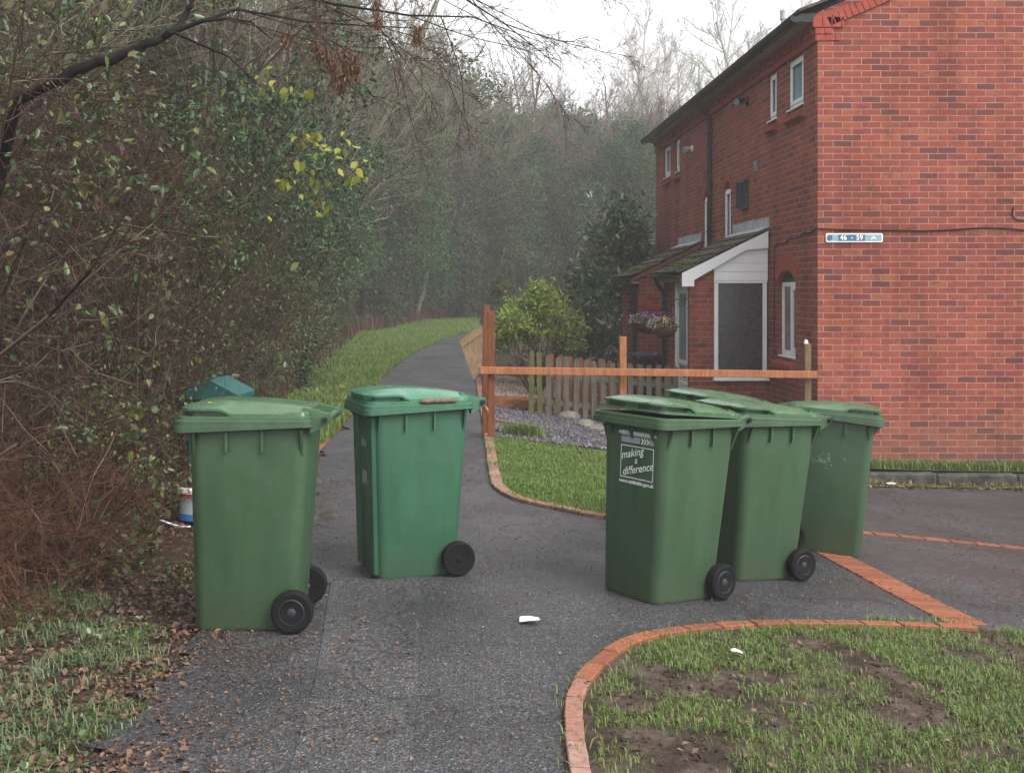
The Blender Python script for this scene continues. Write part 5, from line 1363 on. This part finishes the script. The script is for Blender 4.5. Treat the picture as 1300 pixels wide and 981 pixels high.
# ivy covered trees along the path
IV = 'ivy clad trees along the left of the path'
for y, dx, s, k in ((8.5, 4.2, .85, 'ivy'), (10.5, 3.4, .80, 'ivy2'), (12.5, 1.9, .66, 'ivy'), (13.0, 5.6, 1.1, 'ivy2'), (14.8, 1.6, .70, 'ivy2'), (17.0, 1.9, .92, 'ivy'), (19.0, 1.5, .82, 'ivy2'), (19.5, 4.4, 1.25, 'ivy2'), (21.5, 1.6, .98, 'ivy'), (23.5, 1.5, .88, 'ivy2'), (25.5, 3.2, 1.35, 'ivy'), (26, 1.4, .9, 'ivy'), (28.5, 1.5, .95, 'ivy2'), (29, 4.4, 1.45, 'ivy2'), (31, 1.6, 1.0, 'ivy'), (33.5, 1.8, 1.05, 'ivy2')):
    plant(k, 'ivy_tree', float(hedge_x(y)) - dx, y, s, rnd.uniform(0, 6), 'dark ivy clad tree, one of the row standing in the hedge along the path', 'tree', IV)
plant('stump', 'ivy_stump', -2.75, 14.2, .85, 1., 'dark ivy covered stump at the hedge foot, behind the teal litter bin', 'stump')
plant('stump', 'ivy_stump', -3.0, 17.8, 1.3, 2., 'tall ivy covered stump at the back of the grass verge', 'stump')
for x, y, s, k in ((-5.6, 10, 1.0, 'wood_olive'), (-5.4, 14.5, 1.05, 'wood'), (-5.6, 18, 1.15, 'wood_olive'), (-5.0, 21.5, 1.2, 'wood'), (-6.2, 25, 1.35, 'wood_olive'), (-5.2, 28, 1.35, 'wood'), (-5.2, 32, 1.45, 'wood_olive'), (-9, 14, 1.2, 'wood'), (-9, 22, 1.35, 'wood'), (-8, 30, 1.45, 'wood_olive')):
    plant(k, 'bare_tree', x, y, s, rnd.uniform(0, 6), 'leafless grey brown tree, one of those rising above the hedge beside the path', 'tree', 'leafless trees above the left hedge')
for x, y, s, k in ((-8, 9, 1.15, 'ivy2'), (-9, 12.5, 1.2, 'ivy'), (-8.5, 17, 1.2, 'ivy2'), (-11, 19, 1.3, 'ivy'), (-9, 24, 1.3, 'ivy2')):
    plant(k, 'ivy_tree', x, y, s, rnd.uniform(0, 6), 'ivy clad tree deep in the wood behind the roadside hedge', 'tree', 'ivy clad trees deep in the left wood')
# the wood across the bend of the path
FW = 'hazy ivy clad trees of the wood beyond the bend'
for x, y, s, k in ((-5.2, 35, .95, 'ivy_far'), (-3.6, 38, .88, 'ivy_far2'), (-2.2, 42, .98, 'ivy_far'), (.2, 46, 1.0, 'ivy_far2'), (2.6, 49, 1.02, 'ivy_far'), (5.2, 50, .98, 'ivy_far2'), (8.2, 49, 1.0, 'ivy_far'), (10.8, 50, 1.0, 'ivy_far2'), (13.5, 52, 1.0, 'ivy_far'), (-8, 38, 1.3, 'ivy_far2'), (-6, 44, 1.45, 'ivy_far'), (-2, 50, 1.45, 'ivy_far2'), (17, 54, 1.1, 'ivy_far2'), (3.5, 55, 1.2, 'ivy_far2'), (7, 56, 1.15, 'ivy_far'), (10, 57, 1.1, 'ivy_far2'), (13, 59, 1.15, 'ivy_far'), (.5, 52, 1.25, 'ivy_far'), (5.2, 58, 1.2, 'ivy_far')):
    plant(k, 'ivy_tree', x, y, s, rnd.uniform(0, 6), 'hazy ivy clad tree, one of those across the bend where the path disappears', 'tree', FW)
for x, y, s, k in ((-6.5, 37, 1.5, 'wood_olive'), (-4.5, 41, 1.45, 'wood'), (-2.2, 45, 1.45, 'wood_olive'), (.8, 49, 1.45, 'wood'), (3.2, 53, 1.5, 'wood_olive'), (6.4, 52, 1.45, 'russet'), (9.5, 52, 1.40, 'russet'), (12.2, 54, 1.35, 'wood'), (15, 56, 1.3, 'wood_olive'), (-3, 53, 1.75, 'wood'), (.6, 57, 1.65, 'wood'), (4.8, 60, 1.55, 'wood'), (8.0, 60, 1.5, 'wood'), (11.5, 61, 1.5, 'wood'), (18.5, 56, 1.3, 'wood')):
    rus = k == 'russet'
    plant(k, 'bare_tree', x, y, s, rnd.uniform(0, 6), 'hazy leafless russet tree above the wood beyond the path' if rus else 'hazy leafless tree, one of the twiggy crowns above the ivy beyond the bend', 'tree', 'russet trees above the far wood' if rus else 'leafless crowns above the far wood')
# far bare trees in the mist; most have its fade painted into their twigs
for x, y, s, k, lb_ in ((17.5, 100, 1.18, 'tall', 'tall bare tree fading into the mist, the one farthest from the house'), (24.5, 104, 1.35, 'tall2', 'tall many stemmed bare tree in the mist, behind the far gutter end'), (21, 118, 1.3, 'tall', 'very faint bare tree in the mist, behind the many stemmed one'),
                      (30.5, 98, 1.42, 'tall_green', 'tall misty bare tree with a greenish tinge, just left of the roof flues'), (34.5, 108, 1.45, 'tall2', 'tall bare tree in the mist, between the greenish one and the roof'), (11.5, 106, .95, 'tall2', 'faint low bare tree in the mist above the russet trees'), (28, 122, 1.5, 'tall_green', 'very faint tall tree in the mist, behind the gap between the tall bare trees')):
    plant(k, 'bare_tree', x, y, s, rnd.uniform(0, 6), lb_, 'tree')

# undergrowth stuff -------------------------------------------------------
rg = np.random.default_rng(5)
n = 620; P2 = np.stack([rg.uniform(-3.9, -2.12, n), rg.uniform(4.7, 7.0, n)], 1); P2 = P2[(P2[:, 0] < -2.12 - .25 * np.abs(P2[:, 1] - 5.9)) | (P2[:, 0] < -2.6)]
n = len(P2); P = on_ground(P2); D = unit(rg.normal(0, .45, (n, 3)) + np.array([.12, -.05, 1.])); hgt = np.clip(1.0 - .35 * (P2[:, 0] + 2.8), .5, 1.3)
seg, _ = grow(rg, P, D, hgt * rg.uniform(.7, 1.1, n), np.full(n, .0045), [dict(seg=6, wob=.16, up=-.16), dict(n=9, seg=4, ang=(30, 75), len=.5, rad=.6, wob=.22, up=-.10, t0=.15, rmin=.002), dict(n=6, seg=3, ang=(25, 70), len=.45, rad=.65, wob=.25, up=-.08, rmin=.0014)])
stuff('dead_bracken', twig_mesh('dead_bracken', seg), 'bracken')
# fine tangle of thin dead stems all through the hedge face
n = 2600; yy = rg.uniform(5.6, 26, n) ; yy = np.where(rg.random(n) < .55, rg.uniform(5.8, 12, n), yy); xx = hedge_x(yy) - rg.uniform(.1, 1.6, n); P = np.stack([xx, yy, terr(xx, yy) + rg.uniform(0, 3.2, n)], 1)
D = unit(rg.normal(0, 1, (n, 3)) + np.array([.2, -.1, .2]))
seg, last = grow(rg, P, D, rg.uniform(.6, 1.7, n), rg.uniform(.002, .005, n), [dict(seg=7, wob=.15, up=-.07), dict(n=6, seg=4, ang=(25, 80), len=.5, rad=.6, wob=.22, up=-.06, rmin=.0016)])
stuff('stem_tangle', twig_mesh('stem_tangle', seg), 'twig_red')
Q = last[rg.random(len(last)) < .45, -1]; Q = Q[(vnoise(Q, 1.1, 4) > .5)]
stuff('climber_leaves', leaf_mesh('climber_leaves', Q + rg.normal(0, .03, Q.shape), rg, .06, .6, .6), 'leaf_bramble')
n = 130; yy = rg.uniform(6.0, 15, n); xx = hedge_x(yy) - rg.uniform(-.1, .8, n); P = on_ground(np.stack([xx, yy], 1)); D = unit(rg.normal(0, .35, (n, 3)) + np.array([.15, 0, 1.]))
seg, _ = grow(rg, P, D, rg.uniform(.5, 1.6, n), np.full(n, .004), [dict(seg=6, wob=.1, up=-.03)])
stuff('dead_stalks', twig_mesh('dead_stalks', seg), 'straw')
# fringe of dead grass and weeds at the foot of the hedge
n = 5200; yy = np.concatenate([rg.uniform(9, 40, 2600), rg.uniform(32, 52, 2600)]); xx = hedge_x(yy) - rg.uniform(-.25, .6, n); P2 = np.stack([xx, yy], 1)
stuff('dead_grass', blades('dead_grass', P2, rg, .55, .012, 0, .7), 'bracken')
n = 4200; yy = rg.uniform(5.9, 10.5, n); xx = hedge_x(yy) + rg.uniform(-.5, .45, n); P2 = np.stack([xx, yy], 1); P2 = P2[(vnoise(P2, 2.6, 3) > .45)]
Q = on_ground(P2, 0) + np.array([0, 0, 1]) * rg.uniform(.0, .16, (len(P2), 1)) * vnoise(P2, 2.6, 3)[:, None] * 1.6
stuff('ground_ivy', leaf_mesh('ground_ivy', Q, rg, .055, .75, -.2), 'leaf_bramble')

P2 = np.stack([rg.uniform(-2.8, -1.25, 6000), rg.uniform(3.0, 6.2, 6000)], 1); P2 = P2[vnoise(P2, 3.2, 6) > .48]
Q = on_ground(P2, .01) + np.array([0, 0, 1]) * rg.uniform(.0, .05, (len(P2), 1))
stuff('low_weeds', leaf_mesh('low_weeds', Q, rg, .024, .7, -.3), 'leaf_bramble')

# ash tree with dark limb and hanging seed bunches -------------------------
ash = empty('ash_tree', (-3.15, 6.7, tz(-3.15, 6.7) - .05), 0, 'leaning dark tree whose limb and bunches of brown seeds hang over the path', 'tree')
bm = bmesh.new()
trunk = [Vector((-3.15, 6.7, tz(-3.15, 6.7) - .1)), Vector((-3.2, 6.85, 1.0)), Vector((-3.15, 6.8, 2.0)), P3(20, 130, 6.5), P3(75, 102, 6.3)]
limb = [P3(75, 102, 6.3), P3(105, 86, 6.3), P3(145, 72, 6.3), P3(200, 52, 6.35), P3(228, 38, 6.4), P3(240, 5, 6.5), P3(262, -40, 6.6), P3(310, -90, 6.8)]
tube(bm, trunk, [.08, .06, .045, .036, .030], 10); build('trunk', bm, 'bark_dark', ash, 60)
rj = random.Random(3); lr = [.037, .035, .033, .029, .024, .019, .016, .013]; lp = []; lq = []
for i_ in range(len(limb) - 1):
    for t_ in (0, .25, .5, .75):
        lp.append(limb[i_].lerp(limb[i_ + 1], t_) + Vector((rj.gauss(0, .006), rj.gauss(0, .01), rj.gauss(0, .008)))); lq.append((lr[i_] * (1 - t_) + lr[i_ + 1] * t_) * rj.uniform(.82, 1.15) * .9)
bm = bmesh.new(); tube(bm, lp, lq, 10)
tube(bm, [P3(226, 39, 6.4), P3(255, 27, 6.4), P3(285, 24, 6.45), P3(318, 28, 6.5), P3(345, 50, 6.5)], [.016, .013, .010, .007, .003], 8)
tube(bm, [P3(222, 42, 6.38), P3(250, 55, 6.3), P3(290, 72, 6.25), P3(330, 110, 6.2)], [.010, .008, .006, .003], 7)
tube(bm, [P3(262, -40, 6.6), P3(330, -20, 6.7), P3(420, 5, 6.8), P3(520, 20, 6.9), P3(600, 22, 7.0), P3(690, 55, 7.0)], [.015, .012, .009, .007, .005, .002], 7)
tube(bm, [P3(310, -90, 6.8), P3(450, -60, 7.0), P3(560, -20, 7.2), P3(640, 30, 7.3), P3(710, 85, 7.3)], [.012, .010, .008, .005, .002], 7)
tube(bm, [P3(228, 38, 6.4), P3(300, 12, 6.9), P3(390, 28, 7.2), P3(480, 34, 7.4), P3(570, 38, 7.5)], [.013, .009, .007, .005, .002], 7)
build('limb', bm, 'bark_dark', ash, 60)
rg = np.random.default_rng(9)
st = []; 
for q0, q1, ln in (((420, 5, 6.8), (600, 70, 6.9), 1.3), ((520, 20, 6.9), (700, 75, 7.0), 1.1), ((470, 10, 6.85), (520, 110, 6.8), 1.0), ((380, -10, 6.75), (500, 60, 6.6), 1.2), ((560, -20, 7.2), (760, 60, 7.2), 1.2), ((600, 0, 7.2), (680, 130, 7.2), 1.1), ((450, -60, 7.), (640, 40, 6.9), 1.4), ((330, -20, 6.7), (430, 70, 6.6), 1.1), ((480, 34, 7.4), (560, 130, 7.3), .9), ((390, 28, 7.2), (470, 90, 7.1), .9), ((640, 30, 7.3), (800, 72, 7.3), 1.0), ((300, 12, 6.9), (400, 45, 6.9), 1.0), ((560, 22, 6.95), (600, 120, 6.9), .9), ((285, 24, 6.45), (400, 60, 6.3), 1.1), ((690, -60, 7.3), (860, 12, 7.3), .8), ((640, -50, 7.3), (790, 18, 7.3), .9)):
    a = P3(*q0); b = P3(*q1); st.append((np.array(a), np.array((b - a).normalized()), ln))
P = np.array([s[0] for s in st]); D = np.array([s[1] for s in st]); Ln = np.array([s[2] for s in st])
seg, last = grow(rg, P, D, Ln, np.full(len(P), .0055), [dict(seg=8, wob=.07, up=.0), dict(n=10, seg=5, ang=(20, 48), len=.5, rad=.55, wob=.11, up=-.02, t0=.1, rmin=.0022), dict(n=7, seg=4, ang=(22, 55), len=.45, rad=.65, wob=.14, rmin=.0018), dict(n=2, seg=3, ang=(25, 60), len=.4, rad=.7, wob=.16, rmin=.0016)])
me = twig_mesh('twigs', seg)
map_mesh(me, lambda V: V - np.array(ash.location)); link('twigs', me, 'twig_red', ash)
for px, py, h_ in ((404, 48, .16), (416, 60, .14), (424, 66, .22), (438, 60, .20), (452, 66, .17), (434, 92, .12), (441, 74, .16), (479, -4, .20), (531, 30, .12), (364, 38, .10)):
    c = P3(px, py, 6.62); n = 130; Q = np.array(c) + rg.normal(0, 1, (n, 3)) * np.array([.014, .014, 0]) - np.array([0, 0, 1]) * rg.uniform(0, h_, (n, 1))
    me = leaf_mesh('seed_bunch', Q, rg, .045, .22, 2.4); map_mesh(me, lambda V: V - np.array(ash.location)); link('seed_bunch', me, 'seed', ash)
# sapling with yellow leaves
sap = empty('sapling', (-2.75, 9.4, tz(-2.75, 9.4) - .02), 0, 'thin sapling with big yellow green leaves standing out of the hedge', 'sapling')
bm = bmesh.new(); base = Vector(sap.location)
for tip in (P3(390, 165, 9.2), P3(425, 200, 9.2), P3(408, 258, 9.3), P3(465, 205, 9.1), P3(360, 120, 9.3), P3(330, 95, 9.3)):
    m_ = base.lerp(tip, .55) + Vector((-.12, 0, .35)); tube(bm, [base, base.lerp(m_, .5) + Vector((0, 0, .1)), m_, m_.lerp(tip, .6) + Vector((0, 0, .06)), tip], [.013, .010, .008, .005, .003], 6)
CL = [(385, 172), (402, 180), (425, 203), (448, 218), (462, 210)]
for chain in (CL, [(385, 172), (372, 225), (360, 235)], [(402, 180), (440, 182)], [(388, 210), (402, 235), (408, 264)], [(372, 118), (392, 70)], [(372, 118), (340, 95)], [(385, 172), (372, 118)]):
    tube(bm, [P3(x_, y_, 9.2) for x_, y_ in chain], .0035, 5)
build('stems', bm, 'twig_brown', sap)
Q = []
for px, py, s_, n in ((385, 172, .06, 9), (402, 180, .07, 12), (425, 203, .07, 14), (448, 218, .06, 9), (388, 210, .06, 8), (402, 235, .07, 12), (408, 264, .06, 9), (440, 182, .06, 7), (372, 225, .05, 6), (372, 118, .09, 12), (340, 95, .1, 10), (360, 235, .08, 8), (392, 70, .07, 5), (462, 210, .05, 4)):
    c = np.array(P3(px, py, 9.2)); Q.append(c + rg.normal(0, s_, (n, 3)))
Q = np.concatenate(Q); me = leaf_mesh('leaves', Q, rg, .082, .72, 1.1); map_mesh(me, lambda V: V - np.array(base)); link('leaves', me, 'leaf_yellow', sap)
# big pale-backed bramble leaves nearer the camera
for (pts_, lbl) in ((((98, 395), (105, 405), (118, 398), (135, 405), (145, 415), (150, 402), (112, 412), (140, 425), (85, 415)), 'bramble spray with large pale leaves above the reddish dead bracken'),
                    (((172, 520), (168, 535), (172, 548), (180, 525), (178, 560), (186, 515), (196, 520), (200, 512), (182, 585), (190, 600), (183, 538)), 'bramble spray with pale leaves beside the bin with the yellow leaf'),
                    (((155, 225), (165, 232), (185, 242), (190, 235), (200, 250), (215, 272), (205, 262), (175, 228), (240, 195), (250, 190), (262, 215), (258, 205)), 'leafy bramble spray hanging in the middle of the hedge, below the dark limb')):
    Yl = 6.4 if pts_[0][0] < 170 and pts_[0][1] > 300 else 6.9
    Q = np.concatenate([np.array(P3(px, py, Yl)) + rg.normal(0, .02, (3, 3)) for px, py in pts_]); c = Vector(Q.mean(0))
    b = empty('bramble_spray', (c.x - .25, Yl + .2, tz(c.x - .25, Yl + .2)), 0, lbl, 'bramble')
    bm = bmesh.new(); bs = Vector(b.location)
    for px, py in (pts_[0], pts_[-1], pts_[len(pts_) // 2]):
        tp = P3(px, py, Yl); mid = bs.lerp(tp, .6) + Vector((-.1, .05, .3)); tube(bm, [bs, bs.lerp(mid, .5) + Vector((0, 0, .08)), mid, mid.lerp(tp, .6) + Vector((0, 0, .04)), tp], [.006, .0055, .005, .004, .002], 6)
    build('stems', bm, 'twig_brown', b); me = leaf_mesh('leaves', Q, rg, .07, .62, .9); map_mesh(me, lambda V: V - np.array(bs)); link('leaves', me, 'leaf_bramble', b)

# ------------------------------------------------------------------ garden shrubs by the house
def shrub(name, x, y, H, W, nleaf, ls, mat, label, seed, base=.0, conic=False, aspect=.42):
    rng = np.random.default_rng(seed); zb = tz(x, y); r_ = empty(name, (x, y, zb - .02), 0, label, 'shrub')
    n = 9; a = rng.uniform(0, 2 * PI, n); P = np.stack([np.cos(a) * .08, np.sin(a) * .08, np.zeros(n)], 1); D = unit(np.stack([np.cos(a) * .45 * W / H, np.sin(a) * .45 * W / H, np.ones(n)], 1))
    seg, last = grow(rng, P, D, H * rng.uniform(.55, .95, n), np.full(n, .018), [dict(seg=6, wob=.12, up=.03), dict(n=9, seg=4, ang=(25, 60), len=.4, rad=.5, wob=.2, t0=.2), dict(n=6, seg=3, ang=(25, 65), len=.5, rad=.6, wob=.2, rmin=.003)])
    link('stems', twig_mesh('stems', seg), 'twig_brown', r_)
    ncl = 60; t = base + (1 - base) * rng.random(ncl) ** (1.25 if conic else .9); prof = (np.clip(1.15 - t, .1, 1) if conic else np.sin(np.clip(t * .9 + .12, 0, 1) * PI) ** .6); ang = rng.uniform(0, 2 * PI, ncl)
    rr = W / 2 * prof * rng.uniform(.35, 1., ncl); C = np.stack([np.cos(ang) * rr, np.sin(ang) * rr, t * H * .95], 1); rad = W * rng.uniform(.10, .2, ncl)
    Q = clumps(rng, nleaf, C, rad, hollow=.3); Q = Q[(Q[:, 2] > .05) & (vnoise(Q, 3.2, seed) > .36)]
    out = np.stack([Q[:, 0], Q[:, 1], np.full(len(Q), .6)], 1); link('leaves', leaf_mesh('leaves', Q, rng, ls, aspect, .1, unit(out) * .7), mat, r_); return r_
shrub('laurel', 3.2, 21.7, 3.75, 3.4, 11500, .15, 'leaf_laurel', 'tall glossy dark laurel with reddish tips at the far corner of the porches', 41, .02, True)
shrub('laurel', 2.45, 20.6, 1.7, 1.3, 4500, .10, 'leaf_laurel', 'lower dark laurel in front of the tall one, beside the yellow green shrub', 42, .05)
shrub('spotted_shrub', 1.42, 18.4, 1.8, 1.9, 8500, .075, 'leaf_euonymus', 'bright yellow green shrub with bare stems below, behind the picket fence', 43, .5, False, .5)
shrub('spotted_shrub', 1.05, 28.5, 2.1, 1.1, 4500, .08, 'leaf_olive', 'feathery olive green shrub behind the dark lattice panel', 44, .3, False, .3)
shrub('low_shrub', 1.95, 15.9, .75, .6, 500, .07, 'leaf_ivy', 'small dark green plant just behind the picket fence', 45, .1)
shrub('twiggy_shrub', 1.25, 17.2, 1.2, 1.2, 120, .05, 'leaf_olive', 'leafless twiggy plant in the shingle below the yellow green shrub', 46, .5)
bm = bmesh.new()                                            # low wall behind the shingle
box(bm, 1.7, 3.0, 20.05, 20.2, tz(2.4, 20) - .1, tz(2.4, 20) + .38); tag(build('garden_wall', bm, 'brick_trim'), 'low brown garden wall behind the shingle, under the tall laurel', 'wall')
# neighbour fence far right of the path
bm = bmesh.new(); 

b1 = basket(2.78, 14.02, .98 + .17, .185, 'hanging basket with pale pink and yellow flowers, the nearer one by the porch door', 1)
b2 = basket(2.72, 15.15, 1.0 + .17, .185, 'hanging basket with purple and pale flowers, the farther one by the porch door', 2)
bracket(14.02, 'black scrolled iron bracket holding the nearer flower basket'); bracket(15.15, 'black scrolled iron bracket holding the farther flower basket')

# ------------------------------------------------------------------ haze
bm = bmesh.new(); box(bm, -90, 90, -8, 135, -4.5, 48)
hz = build('haze', bm, None); tag(hz, kind='stuff')
m = bpy.data.materials.new('haze'); m.use_nodes = True; nt = m.node_tree; nt.nodes.remove(nt.nodes['Principled BSDF'])
pv = N(nt, 'ShaderNodeVolumePrincipled'); pv.inputs['Color'].default_value = (1, 1, 1, 1); pv.inputs['Density'].default_value = .0022; pv.inputs['Density Attribute'].default_value = ''; pv.inputs['Color Attribute'].default_value = ''; pv.inputs['Temperature Attribute'].default_value = ''; pv.inputs['Anisotropy'].default_value = 0
L(nt, pv.outputs[0], nt.nodes['Material Output'].inputs['Volume']); hz.data.materials.append(m)

# ------------------------------------------------------------------ sky, sun, camera
w = bpy.data.worlds.new('World'); scene.world = w; w.use_nodes = True; nt = w.node_tree; bg = nt.nodes['Background']
sky = N(nt, 'ShaderNodeTexSky', sky_type='NISHITA'); sky.sun_disc = False
SUN_EL, SUN_AZ = 44., 128.                                  # azimuth clockwise from +Y (north): behind the camera, to the right
sky.sun_elevation = R(SUN_EL); sky.sun_rotation = R(SUN_AZ); sky.dust_density = 6.; sky.air_density = 1.5; sky.ozone_density = 1.
hs = N(nt, 'ShaderNodeHueSaturation'); hs.inputs['Saturation'].default_value = .12; L(nt, sky.outputs[0], hs.inputs['Color'])
# an even cloud deck: the clear-sky gradient flattened towards its mean
ov = mixc(nt, .75, hs.outputs[0], (7.5, 7.6, 7.9))
L(nt, ov, bg.inputs['Color']); bg.inputs['Strength'].default_value = .062
sl = bpy.data.lights.new('sun', 'SUN'); sl.energy = 1.5; sl.angle = R(42); sl.color = (1, .97, .93)
so = bpy.data.objects.new('sun', sl); COL.objects.link(so)
sd = Vector((math.sin(R(SUN_AZ)) * math.cos(R(SUN_EL)), math.cos(R(SUN_AZ)) * math.cos(R(SUN_EL)), math.sin(R(SUN_EL))))
so.rotation_euler = sd.to_track_quat('Z', 'Y').to_euler(); so.location = (6, -6, 12)
cam = bpy.data.cameras.new('camera'); co_ = bpy.data.objects.new('camera', cam); COL.objects.link(co_)
cam.lens = 36; cam.sensor_width = 36; cam.shift_x = 65 / 1300; cam.shift_y = -122.5 / 1300; cam.clip_end = 600; cam.clip_start = .05
co_.location = (0, 0, CAMZ); co_.rotation_euler = (R(90), 0, 0); scene.camera = co_
vs_ = scene.view_settings; vs_.view_transform = 'Standard'; vs_.look = 'None'; vs_.gamma = 1; vs_.exposure = 1.80; vs_.use_curve_mapping = False
cy = scene.cycles
cy.max_bounces = 4; cy.diffuse_bounces = 2; cy.glossy_bounces = 2; cy.transmission_bounces = 2; cy.volume_bounces = 1; cy.transparent_max_bounces = 4
cy.use_denoising = True; cy.caustics_reflective = False; cy.caustics_refractive = False
